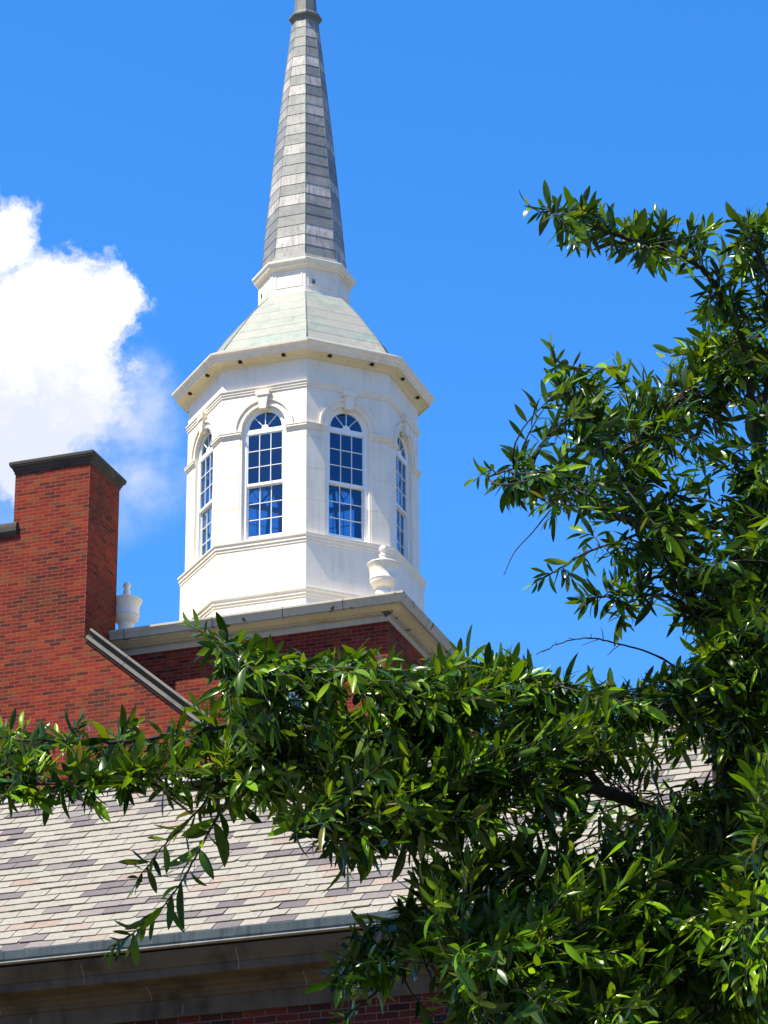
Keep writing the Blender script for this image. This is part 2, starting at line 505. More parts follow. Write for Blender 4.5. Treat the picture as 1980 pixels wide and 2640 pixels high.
# --- brick base with an arched window in its front wall
WX, WZ, WR = CX + .36, 19.92, .70
base = MB()
yb = CY - BS
zt = 21.50
arc = [(WX - WR * math.cos(t), WZ + WR * math.sin(t)) for t in np.linspace(0, math.pi, 17)]
zb = 17.6
x0, x1 = CX - BS, CX + BS
base.quad((x0, yb, 0), (x1, yb, 0), (x1, yb, zb), (x0, yb, zb))
base.quad((x0, yb, zb), (WX - WR, yb, zb), (WX - WR, yb, WZ), (x0, yb, WZ))
base.quad((WX + WR, yb, zb), (x1, yb, zb), (x1, yb, WZ), (WX + WR, yb, WZ))
base.quad((x0, yb, WZ), (WX - WR, yb, WZ), (WX - WR, yb, zt), (x0, yb, zt))
base.quad((WX + WR, yb, WZ), (x1, yb, WZ), (x1, yb, zt), (WX + WR, yb, zt))
for a, b in zip(arc[:-1], arc[1:]):
    base.quad((a[0], yb, a[1]), (b[0], yb, b[1]), (b[0], yb, zt), (a[0], yb, zt))
loop = [(WX - WR, zb)] + arc + [(WX + WR, zb)]
for a, b in zip(loop, loop[1:] + loop[:1]):
    base.quad((a[0], yb, a[1]), (a[0], yb + .25, a[1]), (b[0], yb + .25, b[1]), (b[0], yb, b[1]))
base.quad((x1, yb, 0), (x1, CY + BS, 0), (x1, CY + BS, zt), (x1, yb, zt))
base.quad((x1, CY + BS, 0), (x0, CY + BS, 0), (x0, CY + BS, zt), (x1, CY + BS, zt))
base.quad((x0, CY + BS, 0), (x0, yb, 0), (x0, yb, zt), (x0, CY + BS, zt))
base.build("base_wall", M_BRICK, steeple)
# window in the base: frame, muntins, pane, brick arch, keystone and springers
wf = MB()
def arch_ring(mb, cx, cz, r0, r1, ya, yb_, zlow=None, n=20, a0=0.0, a1=math.pi, mi=0):
    """solid ring standing in the XZ plane between y = ya (front) and yb_ (back)"""
    ts = np.linspace(a0, a1, n + 1)
    pi_ = [(cx - r0 * math.cos(t), cz + r0 * math.sin(t)) for t in ts]
    po = [(cx - r1 * math.cos(t), cz + r1 * math.sin(t)) for t in ts]
    if zlow is not None:
        pi_ = [(cx - r0, zlow)] + pi_ + [(cx + r0, zlow)]
        po = [(cx - r1, zlow)] + po + [(cx + r1, zlow)]
    m = len(pi_)
    v = [(x, ya, z) for x, z in pi_] + [(x, ya, z) for x, z in po] + [(x, yb_, z) for x, z in pi_] + [(x, yb_, z) for x, z in po]
    f = []
    for i in range(m - 1):
        f.append((i, i + 1, m + i + 1, m + i))                       # front
        f.append((2 * m + i, 3 * m + i, 3 * m + i + 1, 2 * m + i + 1))  # back
        f.append((m + i, m + i + 1, 3 * m + i + 1, 3 * m + i))       # outer
        f.append((i, 2 * m + i, 2 * m + i + 1, i + 1))               # inner
    f.append((0, m, 3 * m, 2 * m)); f.append((m - 1, 3 * m - 1, 4 * m - 1, 2 * m - 1))
    mb.add(v, f, mi)
arch_ring(wf, WX, WZ, WR - .07, WR - .002, yb + .10, yb + .18, zb + .05)
for k in (-.5, 0, .5):
    hgt = WZ + math.sqrt(max(0, (WR - .07) ** 2 - (k * WR) ** 2)) - .002
    wf.box(WX + k * WR - .014, WX + k * WR + .014, yb + .115, yb + .155, zb + .05, hgt)
for z in np.arange(zb + .4, WZ + .2, .38):
    wf.box(WX - WR + .075, WX + WR - .075, yb + .118, yb + .152, z - .014, z + .014)
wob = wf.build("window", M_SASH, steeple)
wob['label'] = "arched window low in the brick base"
wp = MB()
pl = [(WX - WR + .03, zb + .06)] + [(WX - (WR - .03) * math.cos(t), WZ + (WR - .03) * math.sin(t)) for t in np.linspace(0, math.pi, 17)] + [(WX + WR - .03, zb + .06)]
wp.add([(x, yb + .14, z) for x, z in reversed(pl)], [tuple(range(len(pl)))])
wp.build("pane", M_GLASS, wob)
wr_ = MB()
wr_.box(WX - .9, WX + .9, yb + .6, yb + .65, zb - .1, WZ + .9)
wr_.build("dark_backing", M_DARK, wob)  # dark sheet standing behind the pane
st = MB()
def wedge(mb, cx, cz, r0, r1, a, half0, half1, ya, yb_):
    c, s = math.cos(a), math.sin(a)
    P = [(r0, -half0), (r1, -half1), (r1, half1), (r0, half0)]
    pts = [(cx + r * c - t * s, cz + r * s + t * c) for r, t in P]
    mb.prism_xz(pts, ya, yb_)
wedge(st, WX, WZ, WR + .003, WR + .30, R(90), .07, .11, yb - .05, yb + .02)
st.build("keystone", M_WHITE, steeple)
for a in (R(33), R(147)):
    st = MB()
    wedge(st, WX, WZ, WR + .003, WR + .24, a, .06, .09, yb - .03, yb + .02)
    st.build("springer_stone", M_WHITE, steeple)
for lo_, hi_ in ((4, 25), (41, 81), (99, 139), (155, 176)):
    va = MB()
    for a in np.linspace(R(lo_), R(hi_), max(4, int((hi_ - lo_) / 4.6))):
        wedge(va, WX, WZ, WR + .004, WR + .215, a, .026, .033, yb - .006, yb + .02)
    va.build("brick_arch", M_BRICK, steeple)
# --- square cornice
SQ = math.sqrt(2)
cn = MB()
prof = [(BS - .02, 21.462), (BS + .022, 21.462), (BS + .024, 21.56), (BS + .055, 21.565), (BS + .105, 21.575), (BS + .125, 21.60)]
cn.rings(prof, 4, R(45), TC, SQ)
cn.build("frieze_board", M_CORNICE, steeple)
cn = MB()
cn.rings([(BS + .10, 21.6005), (2.795, 21.640), (2.805, 21.632), (2.818, 21.634)], 4, R(45), TC, SQ)
cn.build("soffit", M_SOFFIT, steeple)
cn = MB()
cprof = [(2.8185, 21.634), (2.824, 21.655), (2.885, 21.662), (2.888, 21.690), (2.895, 21.694), (2.897, 21.705), (2.906, 21.725), (2.924, 21.75), (2.938, 21.775), (2.945, 21.782), (2.945, 21.815), (2.935, 21.822)]
cn.rings(cprof + [(2.2, 21.845), (0.3, 21.85)], 4, R(45), TC, SQ)
cn.build("crown_cornice", M_CORNICE, steeple)
sm = MB()
for side in range(4):
    a = side * math.pi / 2
    for u in (-2.2, -.55, .75, 1.85):
        uu = u + random.uniform(-.15, .15) if side > 1 else (u if side == 0 else u * .8 + .2)
        pts = []
        lo = [(r + .0025, z) for r, z in cprof]
        v = []
        for r, z in lo:
            for du in (-.006, .006):
                x, y = uu + du + (z - 21.7) * .12, -r
                v.append((CX + x * math.cos(a) - y * math.sin(a), CY + x * math.sin(a) + y * math.cos(a), z))
        sm = MB()
        sm.add(v, [(2 * i, 2 * i + 1, 2 * i + 3, 2 * i + 2) for i in range(len(lo) - 1)])
        sm.build("cornice_joint", M_SEAM, steeple)
# --- drum
RW, RD = 2.13, 2.215
dm = MB()
dm.rings([(RD + .03, 21.60), (RD + .03, 22.33)], 8, PH8, TC)
dm.rings([(RD, 22.30), (RD, 23.42)], 8, PH8, TC)
dm.build("drum_wall", M_WHITE, steeple)
dm = MB()
dm.rings([(RD - .01, 22.325), (RD + .045, 22.326), (RD + .048, 22.375), (RD + .066, 22.380), (RD + .068, 22.43), (RD + .095, 22.455), (RD + .098, 22.487), (RD - .01, 22.52)], 8, PH8, TC)
dm.build("drum_moulding", M_WHITE, steeple)
dm = MB()
dm.rings([(RD - .01, 23.375), (RD + .012, 23.378), (RD + .014, 23.43), (RD + .030, 23.434), (RD + .032, 23.485), (RD + .052, 23.505), (RD + .055, 23.535), (RD + .04, 23.541), (RW - .06, 23.575)], 8, PH8, TC)
dm.build("sill_moulding", M_WHITE, steeple)
# --- lantern wall with eight arched openings
AW = RW * C8; HS = RW * S8                    # apothem and half side
OW, SPR, SILL, TOP = .42, 25.745, 23.56, 27.05
TH = .16
lw = MB()
hs2 = (AW - TH) * S8 / C8
NARC = 20
for k in range(8):
    a = k * math.pi / 4
    ca, sa = math.cos(a), math.sin(a)
    def T(x, y, z): return (CX + x * ca - y * sa, CY + x * sa + y * ca, z)
    arcp = [(-OW * math.cos(t), SPR + OW * math.sin(t)) for t in np.linspace(0, math.pi, NARC + 1)]
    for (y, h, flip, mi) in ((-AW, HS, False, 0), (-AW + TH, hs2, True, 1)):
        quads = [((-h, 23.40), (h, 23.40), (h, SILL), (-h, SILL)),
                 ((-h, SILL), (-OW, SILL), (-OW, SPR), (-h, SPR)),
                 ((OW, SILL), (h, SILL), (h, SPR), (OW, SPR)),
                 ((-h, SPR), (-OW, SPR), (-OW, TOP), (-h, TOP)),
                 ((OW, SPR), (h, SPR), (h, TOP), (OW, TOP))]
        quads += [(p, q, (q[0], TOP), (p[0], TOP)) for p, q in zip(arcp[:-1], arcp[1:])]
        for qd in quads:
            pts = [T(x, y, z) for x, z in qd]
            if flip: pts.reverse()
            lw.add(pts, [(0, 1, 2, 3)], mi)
    lp = [(-OW, SILL)] + arcp + [(OW, SILL)]
    for p, q in zip(lp, lp[1:] + lp[:1]):
        lw.add([T(p[0], -AW, p[1]), T(p[0], -AW + TH, p[1]), T(q[0], -AW + TH, q[1]), T(q[0], -AW, q[1])], [(0, 1, 2, 3)], 0)
    # courses of facing blocks on the two piers: thin joints between them
    for sgn in (-1, 1):
        for zlo, zhi in ((23.545, 24.222), (24.230, 24.836), (24.843, 25.445), (25.452, 25.585)):
            xa, xb = OW + .035, HS - .0005 + .0065 * S8 / C8
            xs = sorted((sgn * xa, sgn * xb))
            yo = -AW - .0065
            v = [T(xs[0], yo, zlo), T(xs[1], yo, zlo), T(xs[1], yo, zhi), T(xs[0], yo, zhi),
                 T(xs[0], -AW, zlo), T(xs[1], -AW, zlo), T(xs[1], -AW, zhi), T(xs[0], -AW, zhi)]
            lw.add(v, [(0, 1, 2, 3), (0, 4, 5, 1), (1, 5, 6, 2), (2, 6, 7, 3), (3, 7, 4, 0)], 0)
lw.build("lantern_wall", [M_WHITE, M_DARK], steeple)
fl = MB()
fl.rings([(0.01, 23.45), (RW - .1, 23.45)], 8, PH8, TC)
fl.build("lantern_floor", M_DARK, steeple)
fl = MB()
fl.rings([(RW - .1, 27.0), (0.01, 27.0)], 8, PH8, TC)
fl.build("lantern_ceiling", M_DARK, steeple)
# impost mouldings, one length round each corner between two windows
for k in range(8):
    ip = MB()
    a = k * math.pi / 4
    for d, zlo, zhi in ((.012, 25.59, 25.625), (.030, 25.625, 25.66), (.048, 25.66, 25.70), (.056, 25.70, 25.715)):
        pts = []
        ac = AW + d
        corner = ac * S8 / C8
        def Q(kk, x, y, z):
            aa = kk * math.pi / 4
            return (CX + x * math.cos(aa) - y * math.sin(aa), CY + x * math.sin(aa) + y * math.cos(aa), z)
        ring = []
        for z in (zlo, zhi):
            ring += [Q(k, OW - .0 + .015 - d * .2, -ac, z), Q(k, corner, -ac, z), Q(k + 1, -OW - .015 + d * .2, -ac, z),
                     Q(k + 1, -OW - .015 + d * .2, -AW + .02, z), Q(k, OW + .015 - d * .2, -AW + .02, z)]
        ip.add(ring, [(0, 1, 6, 5), (1, 2, 7, 6), (2, 3, 8, 7), (4, 0, 5, 9), (0, 4, 3, 2, 1), (5, 6, 7, 8, 9)])
    ip.build("impost_moulding", M_WHITE, steeple)
fz = MB()
fz.rings([(RW - .01, 26.432), (RW + .018, 26.433), (RW + .020, 26.475), (RW + .033, 26.478), (RW + .034, 26.515), (RW + .052, 26.53), (RW + .054, 26.549), (RW - .01, 26.575)], 8, PH8, TC)
fz.build("frieze_moulding", M_WHITE, steeple)
# eaves
ev = MB()
ev.rings([(RW - .01, 26.99), (RW + .02, 26.992), (RW + .055, 27.025), (RW + .085, 27.048)], 8, PH8, TC)
ev.rings([(RW + .085, 27.048), (2.335, 27.075), (2.345, 27.067), (2.363, 27.068)], 8, PH8, TC)
ev.build("eave_soffit", M_SOFFIT, steeple)
ev = MB()
ev.rings([(2.363, 27.068), (2.368, 27.108), (2.392, 27.116), (2.400, 27.15), (2.428, 27.185), (2.450, 27.198), (2.456, 27.226), (2.440, 27.236), (2.30, 27.262), (1.9, 27.3)], 8, PH8, TC)
ev.build("eave_cornice", M_WHITE, steeple)
# arch mouldings, keystones, vents, windows : one of each in face space, then turned round the eight faces
def face_matrix(k):
    return Matrix.Translation((CX, CY, 0)) @ Matrix.Rotation(k * math.pi / 4, 4, 'Z')
def on_faces(name, mb, mat, label=None):
    outs = []
    first = mb.build(name, mat, steeple, face_matrix(0))
    outs.append(first)
    for k in range(1, 8):
        outs.append(child_copy(first, steeple, face_matrix(k)))
    return outs
am = MB()
arch_ring(am, 0, SPR, OW + .002, OW + .045, -AW - .022, -AW + .01, SPR - .03)
arch_ring(am, 0, SPR, OW + .045, OW + .105, -AW - .014, -AW + .01, SPR - .03)
arch_ring(am, 0, SPR, OW + .105, OW + .145, -AW - .042, -AW + .01, SPR - .03)
on_faces("arch_moulding", am, M_WHITE)
ks = MB()
ks.prism_xz([(-.062, SPR + .345), (.062, SPR + .345), (.098, SPR + .60), (-.098, SPR + .60)], -AW - .085, -AW + .03)
ks.prism_xz([(-.125, SPR + .603), (.125, SPR + .603), (.135, SPR + .69), (-.135, SPR + .69)], -AW - .105, -AW + .02)
on_faces("keystone", ks, M_WHITE)
vt = MB()
for x in (-.42, .42):
    vt.box(x - .034, x + .034, -2.30 * C8, -2.262 * C8, 27.036, 27.085)
for s in (0, 1):
    pass
for x in (-.42, .42):
    vt = MB()
    vt.box(x - .034, x + .034, -2.295 * C8, -2.245 * C8, 27.030, 27.085)
    vt.box(x - .022, x + .022, -2.315 * C8, -2.2951 * C8, 27.040, 27.08)
    on_faces("eave_vent", vt, M_BLACK)
# window: casing > two sashes, fanlight, panes
FY = -AW + .055
wc = MB()
arch_ring(wc, 0, SPR, .348, OW - .001, FY, FY + .07, SILL + .002)
wc.box(-.347, .347, FY, FY + .07, SILL + .002, SILL + .075)
wc.box(-.347, .347, FY + .004, FY + .07, 25.665, 25.752)
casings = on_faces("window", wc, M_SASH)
def sash(z0, z1, y, x1, rail_b, rail_t, cols=3, rows=3, stile=.020, bar=.0062):
    s = MB()
    s.box(-x1, -x1 + stile, y, y + .04, z0, z1); s.box(x1 - stile, x1, y, y + .04, z0, z1)
    s.box(-x1 + stile, x1 - stile, y, y + .04, z0, z0 + rail_b); s.box(-x1 + stile, x1 - stile, y, y + .04, z1 - rail_t, z1)
    gx, gz0, gz1 = x1 - stile, z0 + rail_b, z1 - rail_t
    for i in range(1, cols):
        x = -gx + 2 * gx * i / cols
        s.box(x - bar, x + bar, y + .004, y + .03, gz0, gz1)
    for j in range(1, rows):
        z = gz0 + (gz1 - gz0) * j / rows
        for i in range(cols):
            xa = -gx + 2 * gx * i / cols + (bar if i else 0); xb = -gx + 2 * gx * (i + 1) / cols - (bar if i < cols - 1 else 0)
            s.box(xa, xb, y + .006, y + .028, z - bar, z + bar)
    return s
up = sash(24.655, 25.662, FY + .012, .345, .05, .015)
lo = sash(SILL + .078, 24.690, FY + .055, .345, .06, .05)
fa = MB()
arch_ring(fa, 0, 25.755, .316, .347, FY + .012, FY + .05, None)
hub = [(-.075 * math.cos(t), 25.7555 + .075 * math.sin(t)) for t in np.linspace(0, math.pi, 13)]
fa.prism_xz(list(reversed(hub)), FY + .012, FY + .045)
for ang in (R(48), R(90), R(132)):
    c, s_ = math.cos(ang), math.sin(ang)
    b = .0065
    fa.prism_xz([(.076 * c + b * s_, 25.755 + .076 * s_ - b * c), (.318 * c + b * s_, 25.755 + .318 * s_ - b * c), (.318 * c - b * s_, 25.755 + .318 * s_ + b * c), (.076 * c - b * s_, 25.755 + .076 * s_ + b * c)], FY + .016, FY + .04)
g1 = MB(); g1.quad((-.33, FY + .034, 24.69), (.33, FY + .034, 24.69), (.33, FY + .034, 25.655), (-.33, FY + .034, 25.655))
g2 = MB(); g2.quad((-.33, FY + .077, SILL + .12), (.33, FY + .077, SILL + .12), (.33, FY + .077, 24.66), (-.33, FY + .077, 24.66))
g3 = MB(); fp = [(-.335 * math.cos(t), 25.755 + .335 * math.sin(t)) for t in np.linspace(0, math.pi, 17)]
g3.add([(x, FY + .03, z) for x, z in reversed(fp)], [tuple(range(len(fp)))])
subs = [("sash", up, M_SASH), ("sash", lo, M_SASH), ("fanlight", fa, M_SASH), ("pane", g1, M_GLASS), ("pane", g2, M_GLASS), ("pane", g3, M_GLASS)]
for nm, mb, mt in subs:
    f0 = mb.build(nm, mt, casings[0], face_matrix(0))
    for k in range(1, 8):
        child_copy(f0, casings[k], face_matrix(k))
# timber bracing seen inside the lantern
tb = MB()
for a_ in (R(20), R(110), R(200), R(290)):
    p = np.array([CX + .75 * math.sin(a_), CY - .75 * math.cos(a_), 23.46])
    q = np.array([CX + .45 * math.sin(a_ + .5), CY - .45 * math.cos(a_ + .5), 26.98])
    tb.tube([p, q], [.03, .03], 6)
    p2 = np.array([CX + .75 * math.sin(a_ + R(90)), CY - .75 * math.cos(a_ + R(90)), 23.9])
    tb.tube([p * .5 + q * .5 + np.array([0, 0, .9]), p2 + np.array([0, 0, 1.2])], [.02, .02], 6)
tb.build("inner_bracing", M_BLACK, steeple)
# --- copper bell roof: overlapping courses on eight sides
cr = MB()
cz = [(2.415, 27.245), (2.10, 27.415), (1.935, 27.66), (1.775, 27.89), (1.60, 28.13), (1.42, 28.385), (1.21, 28.645), (.955, 28.925)]
for (ra, za), (rb, zb_) in zip(cz[:-1], cz[1:]):
    for k in range(8):
        a0, a1 = PH8 + k * math.pi / 4 - math.pi / 4, PH8 + k * math.pi / 4
        def pt(r, a, z): return (CX + r * math.sin(a), CY - r * math.cos(a), z)
        e = .016
        up_ = .02
        cr.add([pt(ra + e, a0, za), pt(ra + e, a1, za), pt(rb - .002, a1, zb_ + up_), pt(rb - .002, a0, zb_ + up_),
                pt(ra - .02, a1, za - .004), pt(ra - .02, a0, za - .004)], [(0, 1, 2, 3), (5, 4, 1, 0)])
cr.build("copper_roof", M_COPPER, steeple)
hp = MB()
for k in range(8):
    a = PH8 + k * math.pi / 4
    hp.tube([(CX + (r + .014) * math.sin(a), CY - (r + .014) * math.cos(a), z) for r, z in cz[1:]], [.012] * 7, 6)
hp.build("hip_rolls", M_COLLAR, steeple)
# --- small drum under the spire
RS = .862
sd = MB()
sd.rings([(.935, 28.86), (.945, 28.965), (.915, 28.985), (RS, 29.0), (RS, 29.50), (RS + .03, 29.505), (RS + .045, 29.535), (RS + .06, 29.54), (.945, 29.545), (.955, 29.585), (.985, 29.62), (.99, 29.655), (.97, 29.67), (.80, 29.73)], 8, PH8, TC)
sd.build("upper_drum", M_WHITE, steeple)
pn = MB()
a8 = RS * C8; h8 = RS * S8
o_, i_ = h8 - .055, h8 - .078
yo = -a8 - .010
for (xa, xb, za, zb_) in ((-o_, o_, 29.435, 29.458), (-o_, o_, 29.13, 29.153), (-o_, -i_, 29.153, 29.435), (i_, o_, 29.153, 29.435)):
    pn.box(xa, xb, yo, -a8 + .01, za, zb_)
on_faces("drum_panel", pn, M_WHITE)
lv = MB()
lv.box(-.185, -.135, -a8 - .012, -a8 + .02, 29.19, 29.235)
lv.box(-.185, -.176, -a8 - .0121, -a8 + .02, 29.235, 29.275)
lv.box(-.144, -.135, -a8 - .0122, -a8 + .02, 29.235, 29.275)
lvo = lv.build("wire_bracket", M_SEAM, steeple, face_matrix(1))
lvo2 = child_copy(lvo, steeple, face_matrix(7))
# --- spire, 24 courses of lapped sheets
sp = MB()
NC = 24
Z0, Z1, R0, R1 = 29.80, 35.33, .805, .248
def srad(t): return R0 + (R1 - R0) * t + .022 * math.sin(math.pi * t)
for j in range(NC):
    ta, tb_ = j / NC, (j + 1) / NC
    za, zb_ = Z0 + (Z1 - Z0) * ta, Z0 + (Z1 - Z0) * tb_
    ra, rb = srad(ta), srad(tb_)
    for k in range(8):
        a0, a1 = PH8 + (k - 1) * math.pi / 4, PH8 + k * math.pi / 4
        e = .0085
        sp.add([pt(ra + e, a0, za), pt(ra + e, a1, za), pt(rb - .001, a1, zb_ + .015), pt(rb - .001, a0, zb_ + .015),
                pt(ra - .015, a1, za - .002), pt(ra - .015, a0, za - .002)], [(0, 1, 2, 3), (5, 4, 1, 0)])
sp.rings([(.935, 29.655), (.945, 29.682), (.875, 29.735), (.83, 29.80), (.80, 29.825)], 8, PH8, TC)
sp.build("spire", M_SPIRE, steeple)
hp = MB()
for k in range(8):
    a = PH8 + k * math.pi / 4
    hp.tube([(CX + (srad(t) + .003) * math.sin(a), CY - (srad(t) + .003) * math.cos(a), Z0 + (Z1 - Z0) * t) for t in np.linspace(0, 1, 9)], [.0065] * 9, 5)
hp.build("spire_ridges", M_COLLAR, steeple)
cl = MB()
cl.rings([(.245, 35.28), (.262, 35.30), (.268, 35.345), (.315, 35.375), (.330, 35.40), (.330, 35.435), (.312, 35.45), (.24, 35.50), (.232, 35.52)], 8, PH8, TC)
cl.build("spire_collar", M_COLLAR, steeple)
tp = MB()
tp.rings([(.232, 35.50), (.105, 37.2), (.075, 37.25), (.02, 38.6)], 8, PH8, TC, caps=(False, True))
tp.build("spire_tip", M_COLLAR, steeple)

# ------------------------------------------------------------------ urns on the corners of the cornice
def urn(x, y, z, label):
    t = thing("urn", (x, y, z), label, "urn", "white urns on the cornice corners")
    def lathe(name, prof, mat=M_WHITE):
        m = MB(); m.rings([(r, z + h) for r, h in prof], 40, 0, (x, y), smooth=True, caps=(True, True))
        return m.build(name, mat, t)
    lathe("pedestal", [(.19, 0), (.19, .08), (.165, .095), (.14, .13), (.13, .20), (.135, .25)])
    lathe("bowl", [(.13, .24), (.138, .256), (.138, .272), (.130, .28), (.150, .292), (.185, .320), (.213, .362), (.224, .40), (.226, .425), (.236, .43), (.236, .448), (.226, .455), (.226, .55), (.232, .60), (.241, .645), (.260, .682), (.271, .70), (.274, .71)])
    lathe("lid", [(.276, .7105), (.278, .728), (.262, .742), (.20, .762), (.135, .785), (.088, .815), (.062, .85), (.054, .87)])
    lathe("finial", [(.055, .868), (.064, .878), (.068, .895), (.060, .915), (.044, .93), (.040, .95), (.052, .965), (.066, .985), (.070, 1.01), (.062, 1.04), (.044, 1.065), (.022, 1.082), (.004, 1.088)])
    return t
urn(CX + 2.40, CY - 2.40, 21.842, "white lidded urn on the near corner of the cornice in front of the cupola")
urn(CX - 2.40, CY - 2.40, 21.842, "white lidded urn half hidden behind the brick chimney against the sky")

# ------------------------------------------------------------------ gabled brick building
GY = 46.5
bb = thing("brick_building", (-24.2, GY, 0), "red brick building with a gable end, tall chimney and stone coping", "building")
XA, XB = -23.26, -21.82
SLOPE = (21.593 - 19.841) / (-19.783 + 21.841)
def rake(x): return 21.29 - (x + 21.82) * SLOPE
gw = MB()
XM = -24.23
XE = -12.4
gw.prism_xz([(XB, 0), (XE, 0), (XE, rake(XE)), (XB, 21.29)], GY, GY + .42)
gw.prism_xz([(XA, 0), (XB, 0), (XB, 21.29), (XA, 21.29)], GY, GY + .42)
gw.prism_xz([(2 * XM - XA, 0), (XA, 0), (XA, 23.41), (2 * XM - XA, 23.41)], GY, GY + .42)
gw.prism_xz([(2 * XM - XE, 0), (2 * XM - XA, 0), (2 * XM - XA, 21.29), (2 * XM - XB, 21.29), (2 * XM - XE, rake(XE))], GY, GY + .42)
gw.build("gable_wall", M_BRICK, bb)
sw = MB()
sw.box(XE - .4, XE, GY + .42, 75, 0, rake(XE) - .05)
sw.box(2 * XM - XE, 2 * XM - XE + .4, GY + .42, 75, 0, rake(XE) - .05)
sw.prism_xz([(2 * XM - XE, 0), (XE, 0), (XE, rake(XE)), (XM, rake(XM) - .1), (2 * XM - XE, rake(XE))], 75, 75.4)
sw.build("side_wall", M_BRICK, bb)
for mir in (False, True):
    xa, xb = (XA, XB) if not mir else (2 * XM - XB, 2 * XM - XA)
    ch = MB()
    ch.box(xa, xb, GY, 47.755, 21.2905, 24.62)
    cho = ch.build("chimney", M_BRICK, bb)
    cc = MB()
    capp = [(-.03, 24.600), (.018, 24.601), (.028, 24.665), (.045, 24.672), (.058, 24.715), (.088, 24.755), (.112, 24.772), (.118, 24.805), (.128, 24.812), (.130, 24.868), (.118, 24.888), (-.1, 24.91)]
    cc.rect_rings([(d * .72, 24.60 + (z - 24.60) * .76) for d, z in capp], xa, xb, GY, 47.755)
    cc.build("chimney_cap", M_CAP, cho)
    # raking coping
    cp = MB()
    L = (XE - XB + .1) / math.cos(math.atan(SLOPE))
    prof = [(-.012, 0.0), (-.03, .004), (-.03, .040), (-.062, .046), (-.064, .100), (-.04, .106), (-.035, .125), (-.058, .165), (-.098, .185), (-.105, .19), (-.105, .222), (-.095, .232), (.46, .232), (.46, .0)]
    th = math.atan(SLOPE)
    nrm = (math.sin(th), math.cos(th)); tg = (math.cos(th), -math.sin(th))
    segs = [(0.02, .94), (.95, 2.85), (2.86, 4.8), (4.81, 6.8), (6.81, 8.8), (8.81, L)]
    for s0, s1 in segs:
        vs = []
        for s in (s0, s1):
            for y, h in prof:
                x = XB + tg[0] * s + nrm[0] * h; z = 21.29 + tg[1] * s + nrm[1] * h
                x = 2 * XM - x if mir else x
                vs.append((x, GY + y, z))
        n = len(prof)
        fs = [(i, i + n, (i + 1) % n + n, (i + 1) % n) for i in range(n)] + [tuple(range(n)), tuple(range(2 * n - 1, n - 1, -1))]
        if mir: fs = [tuple(reversed(f)) for f in fs]
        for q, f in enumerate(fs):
            cp.add([vs[ii] for ii in f], [tuple(range(len(f)))], 1 if q in (0, 1, 4, 5, 6, 7, 8) else 0)  # dark slot: soot stain plus the lip's shade put into the cavetto colour
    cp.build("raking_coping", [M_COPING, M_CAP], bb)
pc = MB()
pprof = [(GY - .02, 23.41), (GY - .03, 23.43), (GY - .055, 23.46), (GY - .075, 23.50), (GY - .078, 23.58), (GY - .07, 23.635), (GY - .045, 23.67), (GY - .01, 23.688), (GY + .45, 23.69), (GY + .45, 23.41)]
pc.sweep_x(list(reversed(pprof)), 2 * XM - XA - .09, XA + .09)
pc.build("parapet_cap", M_CAP, bb)
rf = MB()
for sgn in (1, -1):
    xe = XE + .5 if sgn == 1 else 2 * XM - XE - .5
    v = [(XM, GY + .43, rake(XM) - .15), (xe, GY + .43, rake(XE + .5) - .15), (xe, 75, rake(XE + .5) - .15), (XM, 75, rake(XM) - .15)]
    rf.add(v + [(x, y, z - .15) for x, y, z in v], [(0, 1, 2, 3), (4, 7, 6, 5), (0, 4, 5, 1), (1, 5, 6, 2), (2, 6, 7, 3)] if sgn == 1 else [(3, 2, 1, 0), (5, 6, 7, 4), (1, 5, 4, 0), (2, 6, 5, 1), (3, 7, 6, 2)])
rf.build("roof", M_SLATE, bb)

